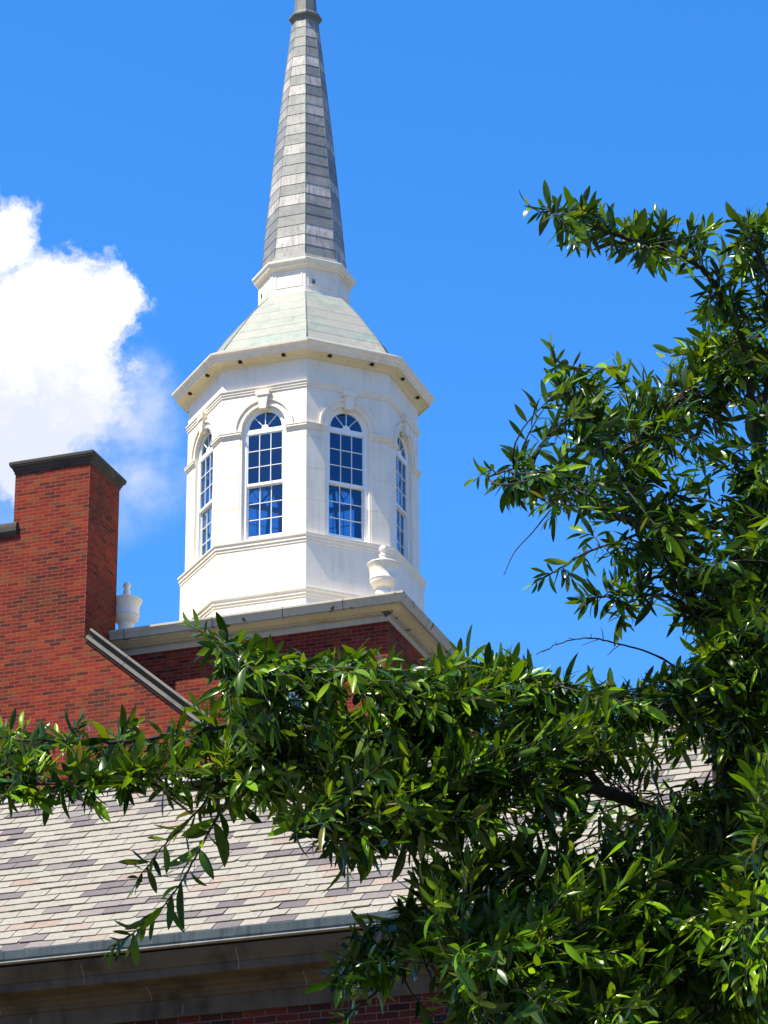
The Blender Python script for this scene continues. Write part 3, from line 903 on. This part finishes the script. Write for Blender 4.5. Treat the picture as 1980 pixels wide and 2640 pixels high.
# ------------------------------------------------------------------ slate roofed wing
wing = thing("slate_roofed_wing", (-10, 28.9, 0), "long low wing with a mixed slate roof, metal gutter and stained stone cornice", "building")
WXL, WXR = -24.0, -1.5
EY, EZ = 25.95, 9.598              # lower edge of the slates
PT = R(40); ct, st_ = math.cos(PT), math.sin(PT)
RUN = 4.02                          # slope length to the ridge
EXPO, SLW = .158, .2665
sl = MB()
rows = int(RUN / EXPO)
for j in range(rows):
    s0 = j * EXPO
    off = (j % 2) * SLW / 2 + random.uniform(-.012, .012)
    x = -17.2 + off
    ncol = int((-1.4 + 17.2) / SLW)
    for i in range(ncol):
        xa = x + i * SLW + .0042 + random.uniform(-.002, .001); xb = x + (i + 1) * SLW - .0042 + random.uniform(-.001, .002)
        a = s0 + random.uniform(-.004, .004) - (random.random() < .02) * .02
        b = s0 + EXPO * 1.35
        h0, h1 = .017 + random.uniform(-.003, .006), .0015
        tk = .012
        tilt = random.uniform(-.002, .002)
        def S(xx, s, h): return (xx, EY + s * ct - h * st_, EZ + s * st_ + h * ct)
        ya = random.uniform(-.0045, .0045)
        v = [S(xa, a + ya, h0 + tilt), S(xb, a - ya, h0 - tilt), S(xb, b, h1), S(xa, b, h1), S(xa, a + ya, h0 - tk + tilt), S(xb, a - ya, h0 - tk - tilt), S(xb, b, h1 - .004), S(xa, b, h1 - .004)]
        chip = random.random()
        if chip < .07:                      # a corner has broken off
            cw2, ch2 = random.uniform(.02, .07), random.uniform(.015, .05)
            if chip < .035:
                p1, p2 = S(xa, a + ch2, h0), S(xa + cw2, a, h0)
                q1, q2 = S(xa, a + ch2, h0 - tk), S(xa + cw2, a, h0 - tk)
                sl.add([p2, v[1], v[2], v[3], p1, q2, v[5], q1], [(0, 1, 2, 3, 4), (5, 6, 1, 0), (7, 5, 0, 4)])
            else:
                p1, p2 = S(xb - cw2, a, h0), S(xb, a + ch2, h0)
                q1, q2 = S(xb - cw2, a, h0 - tk), S(xb, a + ch2, h0 - tk)
                sl.add([v[0], p1, p2, v[2], v[3], v[4], q1, q2], [(0, 1, 2, 3, 4), (5, 6, 1, 0), (6, 7, 2, 1)])
            continue
        sl.add(v, [(0, 1, 2, 3), (4, 5, 1, 0), (1, 5, 6, 2), (0, 3, 7, 4)])
sl.build("slate_roof", M_SLATE, wing)
rd = MB()
RY, RZ = EY + RUN * ct, EZ + RUN * st_
v = []
for xx in (WXL, WXR):
    v += [(xx, EY - .02, EZ - .03), (xx, RY, RZ - .012), (xx, 2 * RY - EY + .02, EZ - .03), (xx, 2 * RY - EY + .02, EZ - .12), (xx, EY - .02, EZ - .12)]
rd.add(v, [(0, 5, 6, 1), (1, 6, 7, 2), (2, 7, 8, 3), (3, 8, 9, 4), (4, 9, 5, 0), (0, 1, 2, 3, 4), (9, 8, 7, 6, 5)])
rd.build("roof_deck", M_SLATE, wing)
rc = MB()
rc.sweep_x([(RY - .10, RZ - .055), (RY - .105, RZ - .045), (RY - .01, RZ + .045), (RY + .01, RZ + .045), (RY + .105, RZ - .045), (RY + .10, RZ - .055), (RY, RZ + .02)][::-1], -17.3, WXR)
rc.build("ridge_cap", M_ZINC_LIGHT, wing)
rr2 = MB()
rr2.tube([(-17.3, RY, RZ + .055), (WXR, RY, RZ + .055)], [.042, .042], 10)
rr2.build("ridge_roll", M_CAP, wing)
gt = MB()
GYF = 25.86
gt.sweep_x([(GYF, 9.482), (GYF - .012, 9.50), (GYF - .014, 9.575), (GYF - .004, 9.583), (GYF + .006, 9.578), (GYF + .01, 9.50), (GYF + .10, 9.49), (GYF + .10, 9.482)][::-1], WXL, WXR)
gt.build("gutter", M_ZINC, wing)
gb = MB()
gb.quad((WXL, GYF + .005, 9.581), (WXR, GYF + .005, 9.581), (WXR, EY + .02, EZ + .006), (WXL, EY + .02, EZ + .006))
gb.box(WXL, WXR, GYF - .020, GYF + .05, 9.4655, 9.4755)
gb.build("gutter_flashing", M_ZINC_LIGHT, wing)
WY = 26.33
wc2 = MB()
wc2.sweep_x([(WY + .3, 9.44), (25.90, 9.44), (25.905, 9.40), (25.935, 9.36), (25.965, 9.325), (25.97, 9.305), (25.985, 9.30), (25.99, 9.225), (26.02, 9.215), (26.17, 9.205), (26.175, 9.175), (26.22, 9.16), (26.25, 9.135), (26.262, 9.13), (26.265, 9.095), (26.295, 9.09), (26.30, 8.93), (WY + .3, 8.93)], WXL, WXR)
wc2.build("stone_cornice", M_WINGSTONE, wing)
sj = MB()
for i, xx in enumerate(np.arange(-13.6, -4, 1.52)):
    for (pts, dx) in (([(25.9035, 9.40), (25.933, 9.36), (25.963, 9.325), (25.968, 9.305), (25.983, 9.30), (25.988, 9.225)], 0.0), ([(26.168, 9.203), (26.173, 9.175), (26.218, 9.16), (26.248, 9.135), (26.260, 9.13), (26.263, 9.095)], .55), ([(26.2975, 9.085), (26.2985, 8.94)], .85)):
        vs = []
        for y, z in pts:
            vs += [(xx + dx - .004, y - .0015, z), (xx + dx + .004, y - .0015, z)]
        sj = MB()
        sj.add(vs, [(2 * q, 2 * q + 2, 2 * q + 3, 2 * q + 1) for q in range(len(pts) - 1)])
        sj.build("mortar_joint", M_COPING, wing)
# front wall with a segment-arched window opening
ww = MB()
AX, AH = -8.06, 0.98                 # opening centre and half width
AR = 5.2
def arch_z(x, top): return top - (AR - math.sqrt(AR * AR - (x - AX) ** 2))
OT = 8.545
xs = np.linspace(AX - AH, AX + AH, 13)
ZS = 6.3
zt = 8.95
ww.quad((WXL, WY, 0), (WXR, WY, 0), (WXR, WY, ZS), (WXL, WY, ZS))
ww.quad((WXL, WY, ZS), (AX - AH, WY, ZS), (AX - AH, WY, zt), (WXL, WY, zt))
ww.quad((AX + AH, WY, ZS), (WXR, WY, ZS), (WXR, WY, zt), (AX + AH, WY, zt))
for a, b in zip(xs[:-1], xs[1:]):
    ww.quad((a, WY, arch_z(a, OT)), (b, WY, arch_z(b, OT)), (b, WY, zt), (a, WY, zt))
lp = [(AX - AH, ZS)] + [(x, arch_z(x, OT)) for x in xs] + [(AX + AH, ZS)]
for a, b in zip(lp, lp[1:] + lp[:1]):
    ww.quad((a[0], WY, a[1]), (a[0], WY + .2, a[1]), (b[0], WY + .2, b[1]), (b[0], WY, b[1]))
yb2 = 2 * RY - WY
for xx in (WXL, WXR):
    v = [(xx, WY, 0), (xx, yb2, 0), (xx, yb2, 9.5), (xx, RY, RZ - .2), (xx, WY, 9.5)]
    ww.add(v, [(0, 1, 2, 3, 4) if xx == WXR else (4, 3, 2, 1, 0)])
ww.quad((WXR, yb2, 0), (WXL, yb2, 0), (WXL, yb2, 9.5), (WXR, yb2, 9.5))
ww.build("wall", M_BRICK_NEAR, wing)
vo = MB()
for x in np.arange(AX - AH - .03, AX + AH + .031, .0735):
    lean = (x - AX) / AR * 1.9
    z = arch_z(min(max(x, AX - AH), AX + AH), OT)
    w2 = .0315
    c, s_ = math.cos(lean), math.sin(lean)
    pts = [(-w2, .004), (w2, .004), (w2 * 1.05, .225), (-w2 * 1.05, .225)]
    vo.prism_xz([(x + px_ * c + pz * s_, z - px_ * s_ + pz * c) for px_, pz in pts], WY - .006, WY + .02)
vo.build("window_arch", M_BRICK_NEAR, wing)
wn = MB()
wn.box(AX - AH + .002, AX - AH + .09, WY + .08, WY + .16, ZS + .01, OT - .11)
wn.box(AX + AH - .09, AX + AH - .002, WY + .08, WY + .16, ZS + .01, OT - .11)
wn.box(AX - AH + .092, AX + AH - .092, WY + .082, WY + .16, OT - .20, OT - .11)
wn.box(AX - AH + .092, AX + AH - .092, WY + .082, WY + .16, ZS + .01, ZS + .1)
for x in (-.3, .3): wn.box(AX + x - .015, AX + x + .015, WY + .09, WY + .14, ZS + .102, OT - .202)
wno = wn.build("window", M_SASH, wing)
pg = MB(); pg.quad((AX - AH + .05, WY + .12, ZS + .05), (AX + AH - .05, WY + .12, ZS + .05), (AX + AH - .05, WY + .12, OT - .15), (AX - AH + .05, WY + .12, OT - .15))
pg.build("pane", M_GLASS, wno)
bl = MB(); bl.box(AX - AH - .2, AX + AH + .2, WY + .5, WY + .55, ZS - .2, OT + .2); bl.build("dark_backing", M_DARK, wno)  # dark sheet set back behind the wing window

# ------------------------------------------------------------------ oak tree
oak = thing("oak_tree", (-2.35, 10.9, 0), "leafy green oak with long narrow glossy leaves, its branches reaching across the front", "tree")
KD = 1980 / 1659.0
def at(u, v, depth):
    """a point at a depth along the line of sight, u and v in a 1659-wide view of the photograph"""
    x, y = u * KD, v * KD
    return EYE + depth * (CAM_W + CAM_R * (x - 990) / F_PX + CAM_U * (1320 - y) / F_PX)
def smooth_path(pts, per=6):
    P = [np.array(p) for p in pts]
    P = [2 * P[0] - P[1]] + P + [2 * P[-1] - P[-2]]
    out = []
    for i in range(1, len(P) - 2):
        for t in np.linspace(0, 1, per, endpoint=False):
            a, b, c, d = P[i - 1:i + 3]
            out.append(.5 * ((2 * b) + (c - a) * t + (2 * a - 5 * b + 4 * c - d) * t * t + (3 * b - a - 3 * c + d) * t ** 3))
    out.append(P[-2])
    return np.array(out)
TRUNK = [(1720, 4700, 10.7), (1710, 3600, 10.6), (1690, 2800, 10.5), (1650, 2300, 10.4), (1610, 1950, 10.4), (1572, 1650, 10.4), (1566, 1420, 10.4), (1605, 1180, 10.4), (1640, 985, 10.4), (1650, 880, 10.4)]
LIMBS = {   # name: (points, r0, r1)
 'top': ([(1640, 985, 10.4), (1605, 730, 10.35), (1560, 645, 10.3), (1525, 590, 10.25), (1470, 555, 10.2), (1400, 528, 10.1), (1310, 500, 10.0), (1240, 462, 9.9), (1170, 446, 9.85)], .014, .003),
 'topr': ([(1650, 880, 10.4), (1665, 720, 10.4), (1660, 600, 10.3), (1610, 500, 10.2)], .012, .004),
 'mid': ([(1572, 1440, 10.4), (1500, 1300, 10.3), (1440, 1180, 10.2), (1380, 1085, 10.1), (1320, 1000, 10.0), (1260, 915, 9.9), (1212, 835, 9.85), (1197, 775, 9.8)], .018, .003),
 'midl': ([(1440, 1180, 10.2), (1360, 1130, 10.0), (1285, 1085, 9.8), (1200, 1030, 9.7), (1120, 1012, 9.6), (1052, 1032, 9.55)], .008, .002),
 'midr': ([(1320, 1000, 10.0), (1420, 905, 10.3), (1500, 825, 10.5), (1570, 745, 10.6)], .010, .003),
 'midb': ([(1500, 1300, 10.3), (1400, 1165, 10.1), (1330, 1172, 9.95), (1260, 1198, 9.9), (1175, 1248, 9.85)], .006, .002),
 'midd': ([(1566, 1380, 10.4), (1460, 1295, 10.2), (1370, 1285, 10.1), (1290, 1290, 10.0)], .008, .003),
 'right': ([(1605, 1180, 10.4), (1660, 1060, 10.1), (1720, 950, 10.0), (1800, 820, 10.0)], .012, .004),
 'right2': ([(1572, 1500, 10.4), (1650, 1350, 10.0), (1740, 1250, 9.9), (1850, 1150, 9.9)], .014, .004),
 'twig': ([(1540, 1500, 10.3), (1430, 1422, 10.2), (1340, 1392, 10.1), (1270, 1378, 10.05), (1210, 1390, 10.0), (1158, 1414, 10.0)], .0038, .0014),
 'main': ([(1600, 1900, 10.4), (1460, 1775, 10.1), (1350, 1727, 9.9), (1300, 1708, 9.8), (1230, 1686, 9.7), (1120, 1655, 9.6), (1000, 1620, 9.5), (880, 1595, 9.45), (760, 1600, 9.4), (650, 1630, 9.35), (560, 1660, 9.3), (470, 1692, 9.3)], .024, .006),
 'tip': ([(470, 1692, 9.3), (390, 1705, 9.25), (300, 1692, 9.2), (180, 1690, 9.15), (60, 1697, 9.1), (-70, 1705, 9.1)], .006, .002),
 'fork': ([(1304, 1708, 9.8), (1215, 1588, 9.8), (1120, 1505, 9.75), (1040, 1450, 9.7)], .014, .004),
 'crest': ([(1000, 1620, 9.5), (900, 1525, 9.4), (800, 1475, 9.35), (680, 1445, 9.3), (560, 1440, 9.25), (495, 1400, 9.2), (440, 1368, 9.2)], .010, .002),
 'arm': ([(760, 1600, 9.4), (600, 1562, 9.45), (430, 1575, 9.4), (280, 1602, 9.4), (120, 1602, 9.35), (-60, 1592, 9.3)], .010, .003),
 'hang': ([(560, 1660, 9.3), (505, 1710, 9.2), (455, 1790, 9.15), (420, 1855, 9.1), (382, 1920, 9.1), (330, 1980, 9.1), (268, 2032, 9.1)], .005, .0014),
 'hang2': ([(480, 1690, 9.3), (405, 1775, 9.3), (350, 1830, 9.3), (312, 1885, 9.3)], .004, .0015),
 'low': ([(1120, 1655, 9.6), (1000, 1715, 9.4), (880, 1765, 9.3), (780, 1800, 9.25), (700, 1812, 9.2)], .008, .003),
 'shoulder': ([(1572, 1560, 10.4), (1500, 1500, 10.1), (1400, 1510, 9.9), (1290, 1500, 9.8), (1180, 1470, 9.7)], .011, .003),
 'under': ([(1610, 1950, 10.4), (1500, 1925, 10.0), (1380, 1900, 9.8), (1250, 1880, 9.6), (1120, 1885, 9.5), (1000, 1930, 9.4), (900, 1965, 9.4), (810, 2015, 9.35), (752, 2075, 9.3)], .016, .003),
 'under2': ([(1120, 1885, 9.5), (990, 1985, 9.5), (900, 2060, 9.5), (815, 2140, 9.45), (745, 2195, 9.4)], .008, .003),
 'front': ([(1640, 2250, 10.4), (1500, 2110, 9.8), (1340, 2065, 9.4), (1200, 2060, 9.2), (1100, 2075, 9.1), (1015, 2090, 9.05)], .014, .003),
 'front2': ([(1655, 2350, 10.4), (1560, 2200, 9.8), (1470, 2090, 9.5), (1400, 1990, 9.4), (1380, 1920, 9.4)], .014, .004),
 'front3': ([(1665, 2450, 10.4), (1600, 2230, 9.5), (1600, 2080, 9.3), (1640, 1950, 9.2), (1700, 1850, 9.2)], .014, .004),
 'front4': ([(1670, 2500, 10.4), (1500, 2290, 9.4), (1370, 2230, 9.2), (1240, 2215, 9.1)], .012, .004),
 'veil': ([(1600, 1900, 10.4), (1560, 1780, 10.0), (1570, 1640, 9.8), (1600, 1500, 9.75), (1620, 1380, 9.75)], .010, .003),
 'right3': ([(1650, 2300, 10.4), (1760, 2100, 10.3), (1900, 1950, 10.3), (2050, 1800, 10.3)], .016, .005),
}
trunk = MB()
tp_ = smooth_path([at(*p) for p in TRUNK], 8)
tr_r = np.interp(np.linspace(0, 1, len(tp_)), [0, .25, .45, .62, .8, 1], [.16, .11, .07, .042, .026, .014])
tp_[:, :] = tp_
trunk.tube(tp_, tr_r, 12)
trunk.build("trunk", M_BARK, oak)
LP, LI, LT = [], [], []
limb_names = list(LIMBS)
limb_mb = {}
for i, nme in enumerate(limb_names):
    pts, r0, r1 = LIMBS[nme]
    sp_ = smooth_path([at(*p) for p in pts], 8)
    n = len(sp_)
    sp_[1:-1] += rng.normal(0, .0028 if r0 > .009 else .0009, (n - 2, 3))
    mb = MB()
    mb.tube(sp_, np.linspace(r0, r1, n), 8)
    limb_mb[nme] = mb
    tg_ = np.gradient(sp_, axis=0); tg_ /= np.linalg.norm(tg_, axis=1)[:, None]
    for p, t in zip(sp_[2:], tg_[2:]):
        LP.append(p); LI.append(i); LT.append(t)
LP, LI, LT = np.array(LP), np.array(LI), np.array(LT)
twig_mb = {nme: limb_mb[nme] for nme in limb_names}
leaf_rows = {nme: [] for nme in limb_names}     # base, dir, normal, length, width, curve
def unit(v): return v / (np.linalg.norm(v) + 1e-9)
def put_leaf(nme, base, d, length, ratio, curve=None, young_lit=.4):
    d = unit(d)
    up_v = np.array([0, 0, 1.0]) * .8 + SUN * .4 + rng.normal(0, .85, 3)
    nv = unit(up_v - d * (up_v @ d))
    leaf_rows[nme].append((base, d, nv, length, ratio, rng.normal(.12, .20) if curve is None else curve, float(np.clip(young_lit + rng.normal(0, .16), 0, 1))))
def put_shoot(nme, base, tip, tangent, nl, lmean=.078, bare=.3, rosette=True):
    d = np.linalg.norm(tip - base)
    c1 = base + unit(tangent * .5 + unit(tip - base)) * d * .4 + rng.normal(0, .02, 3)
    ts = np.linspace(0, 1, 7)
    curve = np.array([(1 - t) ** 2 * base + 2 * t * (1 - t) * c1 + t * t * tip for t in ts])
    twig_mb[nme].tube(curve, np.linspace(.0035 if d > .15 else .0024, .0011, 7), 5)
    az = rng.uniform(0, 6.28)
    vig = rng.uniform(.25, 1.15)
    zb = .28 if tip[2] > base[2] else -.14
    # leaves crowd the last 0.2 m
    start = max(bare, 1 - .24 / max(d, .05))
    for q in range(nl):
        s = start + (1 - start) * (q + .5) / nl
        s = min(1, s + rng.normal(0, .02))
        p = (1 - s) ** 2 * base + 2 * s * (1 - s) * c1 + s * s * tip
        tg = unit(2 * (1 - s) * (c1 - base) + 2 * s * (tip - c1))
        a = unit(np.cross(tg, [.2, .1, .97])); b = np.cross(tg, a)
        az += 2.4 + rng.normal(0, .25)
        rad = a * math.cos(az) + b * math.sin(az)
        ang = R(68) * (1 - q / nl) + R(24) * (q / nl) + rng.normal(0, .16)
        dv = tg * math.cos(ang) + rad * math.sin(ang)
        dv = dv + np.array([0, 0, rng.normal(.05 + zb, .18)])
        L = lmean * .90 * np.clip(rng.normal(1, .30), .4, 1.75) * (1 - .25 * (q / nl) ** 3)
        put_leaf(nme, p, dv, L, np.clip(rng.normal(.225, .045), .13, .38), None, vig * (q + .5) / nl)
def in_poly(pts, poly):
    x, y = pts[:, 0], pts[:, 1]
    ins = np.zeros(len(pts), bool)
    j = len(poly) - 1
    for i in range(len(poly)):
        xi, yi = poly[i]; xj, yj = poly[j]
        cnd = ((yi > y) != (yj > y)) & (x < (xj - xi) * (y - yi) / (yj - yi + 1e-9) + xi)
        ins ^= cnd; j = i
    return ins
def area(poly):
    return .5 * abs(sum(poly[i][0] * poly[i - 1][1] - poly[i - 1][0] * poly[i][1] for i in range(len(poly))))
REGIONS = [  # polygon, coverage, depth scatter, allowed limbs (None = any), mean leaf length, thinning polygons
 ([(1150, 440), (1210, 425), (1300, 465), (1400, 485), (1480, 480), (1560, 460), (1690, 460), (1690, 720), (1610, 690), (1560, 620), (1500, 575), (1440, 590), (1380, 560), (1310, 550), (1240, 525), (1180, 480)], 2.1, .14, ('top', 'topr'), .072),
 ([(1480, 640), (1560, 640), (1690, 640), (1690, 900), (1560, 900), (1480, 820)], 1.9, .2, ('top', 'midr', 'topr', 'right'), .072),
 ([(1195, 770), (1230, 810), (1290, 800), (1340, 785), (1400, 810), (1440, 760), (1500, 720), (1560, 740), (1690, 720), (1690, 1450), (1580, 1420), (1450, 1330), (1380, 1280), (1320, 1200), (1240, 1150), (1150, 1120), (1110, 1060), (1190, 1010), (1170, 930), (1160, 870), (1200, 850)], 1.75, .24, ('mid', 'midl', 'midr', 'midb', 'midd', 'right', 'right2'), .075),
 ([(1050, 1000), (1100, 980), (1180, 995), (1150, 1050), (1070, 1045)], .9, .05, ('midl',), .066),
 ([(1100, 1060), (1190, 1040), (1200, 1130), (1130, 1120)], 1.2, .08, ('midl',), .075),
 ([(1160, 1215), (1270, 1200), (1270, 1250), (1170, 1270)], .55, .04, ('midb',), .066),
 ([(1250, 1260), (1420, 1240), (1420, 1360), (1330, 1350), (1250, 1310)], 1.0, .08, ('midd',), .078),
 ([(490, 1405), (560, 1412), (700, 1422), (900, 1428), (1000, 1415), (1100, 1425), (1250, 1480), (1400, 1500), (1540, 1420), (1690, 1420), (1690, 1630), (1450, 1640), (1300, 1640), (1250, 1720), (1100, 1770), (900, 1840), (780, 1820), (700, 1790), (620, 1790), (520, 1740), (480, 1690), (500, 1560)], 4.4, .30, ('main', 'fork', 'crest', 'low', 'shoulder', 'arm', 'right2'), .080),
 ([(-50, 1560), (100, 1560), (200, 1595), (330, 1575), (420, 1565), (520, 1570), (520, 1720), (430, 1730), (330, 1700), (260, 1740), (130, 1735), (-50, 1730)], 2.3, .14, ('arm', 'tip', 'main'), .076),
 ([(1100, 1770), (1250, 1720), (1400, 1770), (1690, 1640), (1690, 2260), (1010, 2260), (1020, 2190), (980, 2080), (890, 2060), (820, 2110), (752, 2190), (740, 2100), (780, 2030), (870, 1960), (895, 1890), (990, 1820)], 4.2, .34, ('under', 'under2', 'front', 'front2', 'front3', 'front4', 'low', 'main', 'right3'), .082),
 ([(1500, 1400), (1690, 1300), (1690, 1980), (1560, 1980), (1500, 1850), (1570, 1720), (1540, 1600)], 4.2, .2, ('veil', 'front3'), .08),
 ([(1430, 1110), (1690, 1000), (1690, 1450), (1500, 1400)], 2.6, .4, ('right', 'right2', 'mid', 'midd'), .078),
 ([(980, 2010), (1100, 1985), (1200, 2020), (1200, 2180), (1080, 2190), (1000, 2130)], 2.4, .1, ('front',), .082),
 ([(1440, 1990), (1690, 1960), (1690, 2240), (1400, 2240)], 2.4, .14, ('front2', 'front3', 'front4'), .086),
 ([(690, 1790), (860, 1790), (900, 1850), (850, 1880), (720, 1850)], 1.6, .08, ('low',), .085),
 ([(1690, 520), (2100, 700), (2350, 1300), (2350, 2100), (2100, 2500), (1690, 2400)], 1.3, .5, ('right', 'right2', 'right3', 'topr', 'front3'), .08),
 ([(1000, 2260), (2000, 2260), (1900, 2600), (1250, 2600)], 1.6, .35, ('front', 'front4', 'front3', 'right3'), .085),
]
GAPS = [([(1270, 1655), (1420, 1640), (1600, 1635), (1560, 1725), (1480, 1735), (1380, 1760), (1290, 1790), (1240, 1790)], .60),
        ([(1080, 1770), (1420, 1770), (1330, 1900), (1040, 1910)], .55),
        ([(1180, 1420), (1400, 1425), (1440, 1470), (1250, 1445)], .8),
        ([(1230, 540), (1400, 560), (1500, 650), (1480, 760), (1200, 740)], .97),
        ([(960, 1780), (1100, 1790), (1040, 1900), (960, 1880)], .45),
        ([(760, 2120), (960, 2095), (1000, 2215), (760, 2215)], .7),
        ([(560, 1480), (860, 1480), (860, 1560), (560, 1560)], .35),
        ([(1030, 1150), (1180, 1160), (1320, 1300), (1120, 1290)], .75),
        ([(1500, 1080), (1620, 1040), (1640, 1130), (1540, 1170)], .5)]
for poly, cov, scat, names_, lmean in REGIONS:
    ids = [limb_names.index(n) for n in names_]
    sel = np.isin(LI, ids)
    P_, I_, T_ = LP[sel], LI[sel], LT[sel]
    A_ = area(poly) * (1.444e-3 * .97) ** 2
    nleaf = cov * 1.95 * A_ / (lmean * lmean * .235 * .66 * .62)
    nper = 13
    nsh = max(2, int(nleaf / nper))
    xs_ = [p[0] for p in poly]; ys_ = [p[1] for p in poly]
    made = 0; guard = 0
    while made < nsh and guard < nsh * 30:
        guard += 1
        u, v = rng.uniform(min(xs_), max(xs_)), rng.uniform(min(ys_), max(ys_))
        if not in_poly(np.array([[u, v]]), poly)[0]: continue
        skip = False
        for gp, pr in GAPS:
            if in_poly(np.array([[u, v]]), gp)[0] and rng.random() < pr: skip = True
        if skip: continue
        # depth: that of the nearest limb as seen, plus scatter
        ray = at(u, v, 1.0) - EYE
        dep = (P_ - EYE) @ CAM_W
        lat = np.linalg.norm(P_ - (EYE + ray[None, :] * dep[:, None]), axis=1)
        order = np.argsort(lat)[:12]
        kq = order[rng.integers(0, min(6, len(order)))]
        tip = EYE + ray * (dep[kq] + rng.normal(0, scat))
        dist = np.linalg.norm(P_ - tip, axis=1)
        kk = np.argsort(dist)[rng.integers(0, 3)]
        base = P_[kk]
        if dist[kk] < .05:
            tip = tip + unit(rng.normal(0, 1, 3) + np.array([0, 0, .6])) * .07
        put_shoot(limb_names[I_[kk]], base, tip, T_[kk] * (1 if rng.random() < .8 else -.3), int(rng.integers(9, 18)), lmean)
        made += 1
# leaves borne straight on the thin hanging and outer twigs
def along(nme, every, lmean, s0=.15, droop=0.0):
    pts = smooth_path([at(*p) for p in LIMBS[nme][0]], 10)
    seg = np.linalg.norm(np.diff(pts, axis=0), axis=1); cum = np.concatenate([[0], np.cumsum(seg)])
    s = cum[-1] * s0; az = 0.
    while s < cum[-1]:
        p = np.array([np.interp(s, cum, pts[:, q]) for q in range(3)])
        i = min(np.searchsorted(cum, s), len(pts) - 1)
        tg = unit(pts[i] - pts[max(i - 1, 0)])
        a = unit(np.cross(tg, [.2, .1, .97])); b = np.cross(tg, a); az += 2.4
        rad = a * math.cos(az) + b * math.sin(az)
        ang = R(52) + rng.normal(0, .2)
        put_leaf(nme, p, tg * math.cos(ang) + rad * math.sin(ang) - np.array([0, 0, droop]), lmean * np.clip(rng.normal(1, .25), .5, 1.5), np.clip(rng.normal(.24, .04), .16, .34))
        s += every * rng.uniform(.6, 1.4)
along('hang', .015, .094, .04, .18); along('hang2', .016, .080, .06, .25)
along('tip', .016, .068, .02, .15); along('arm', .02, .072, .3, .0)
along('midl', .03, .065, .5, 0); along('top', .010, .07, .3, -.1); along('mid', .02, .07, .5, -.1)
along('crest', .016, .062, .3, -.2); along('midb', .03, .06, .55, 0.05); along('low', .02, .08, .4, .3)
along('under', .022, .08, .6, .1); along('under2', .022, .08, .5, .1)
# end rosettes
for nme in ('top', 'mid', 'midl', 'crest', 'hang', 'hang2', 'tip', 'arm', 'midb', 'under', 'under2', 'front', 'low', 'midd', 'midr'):
    pts = LIMBS[nme][0]
    e, d_ = at(*pts[-1]), at(*pts[-1]) - at(*pts[-2])
    put_shoot(nme, e - unit(d_) * .03, e + unit(d_) * .05, unit(d_), 9, .062, 0.0)
# small bare side twigs
for nme, n in (('twig', 8), ('midl', 4), ('midb', 4)):
    pts = smooth_path([at(*p) for p in LIMBS[nme][0]], 8)
    for q in range(n):
        i = rng.integers(6, len(pts) - 1)
        d_ = unit(pts[i] - pts[i - 1])
        e = pts[i] + (d_ * .6 + unit(rng.normal(0, 1, 3)) * .7) * rng.uniform(.03, .08)
        limb_mb[nme].tube([pts[i], (pts[i] + e) / 2 + rng.normal(0, .003, 3), e], [.0016, .0013, .0008], 5)
bare = smooth_path([at(*p) for p in [(1190, 1100, 9.7), (1150, 1150, 9.7), (1112, 1192, 9.68), (1088, 1243, 9.68)]], 6)
limb_mb['midl'].tube(bare, np.linspace(.0026, .0011, len(bare)), 5)

ST = np.array([0, .10, .30, .52, .74, .90, 1.0])
WID = np.array([0, .42, .86, 1.0, .82, .42, 0])
def build_leaves(nme, rows, parent):
    n = len(rows)
    if not n: return
    B = np.array([r[0] for r in rows]); D = np.array([r[1] for r in rows]); N_ = np.array([r[2] for r in rows])
    L = np.array([r[3] for r in rows]); RT = np.array([r[4] for r in rows]); CV = np.array([r[5] for r in rows])
    S_ = np.cross(D, N_)
    fold = rng.uniform(.10, .5, n)
    twist = rng.normal(0, .5, n)
    wav = rng.normal(0, .03, n)
    vs = []
    for t, wd in zip(ST, WID):
        c = B + D * (L * (t * (1 - .12 * np.abs(CV) * t)))[:, None] - N_ * (CV * t * t * L * 1.1)[:, None] + S_ * (wav * np.sin(3 * t) * L)[:, None]
        if wd == 0:
            vs.append(c); continue
        half = (RT * L * .5 * wd)[:, None]
        ct_, sn = np.cos(twist * (t - .3))[:, None], np.sin(twist * (t - .3))[:, None]
        s2 = S_ * ct_ + N_ * sn; n2 = N_ * ct_ - S_ * sn
        vs += [c - s2 * half + n2 * half * fold[:, None], c, c + s2 * half + n2 * half * fold[:, None]]
    V_ = np.stack(vs, 1)                    # n, 17, 3
    m = V_.shape[1]
    tmpl = [(0, 2, 1), (0, 3, 2)]
    for s in range(4):
        o = 1 + 3 * s
        tmpl += [(o, o + 1, o + 4, o + 3), (o + 1, o + 2, o + 5, o + 4)]
    o = 13
    tmpl += [(o, o + 1, m - 1), (o + 1, o + 2, m - 1)]
    faces = []
    for i in range(n):
        b = i * m
        faces += [tuple(b + q for q in f) for f in tmpl]
    me = bpy.data.meshes.new("foliage")
    me.from_pydata(V_.reshape(-1, 3).tolist(), [], faces)
    at_ = me.attributes.new('young_lit', 'FLOAT', 'POINT')
    at_.data.foreach_set('value', np.repeat(np.array([r[6] for r in rows]), m))
    me.materials.append(M_LEAF)
    me.polygons.foreach_set('use_smooth', [True] * len(me.polygons))
    me.update()
    ob = bpy.data.objects.new("foliage", me); col.objects.link(ob)
    ob.parent = parent; ob.matrix_parent_inverse = world_of(parent).inverted()
    return ob
total = 0
for nme in limb_names:
    br = limb_mb[nme].build("branch", M_BARK, oak)
    if nme == 'twig':
        br['label'] = "bare arching twig"
    build_leaves(nme, leaf_rows[nme], br)
    total += len(leaf_rows[nme])
print("leaves", total)
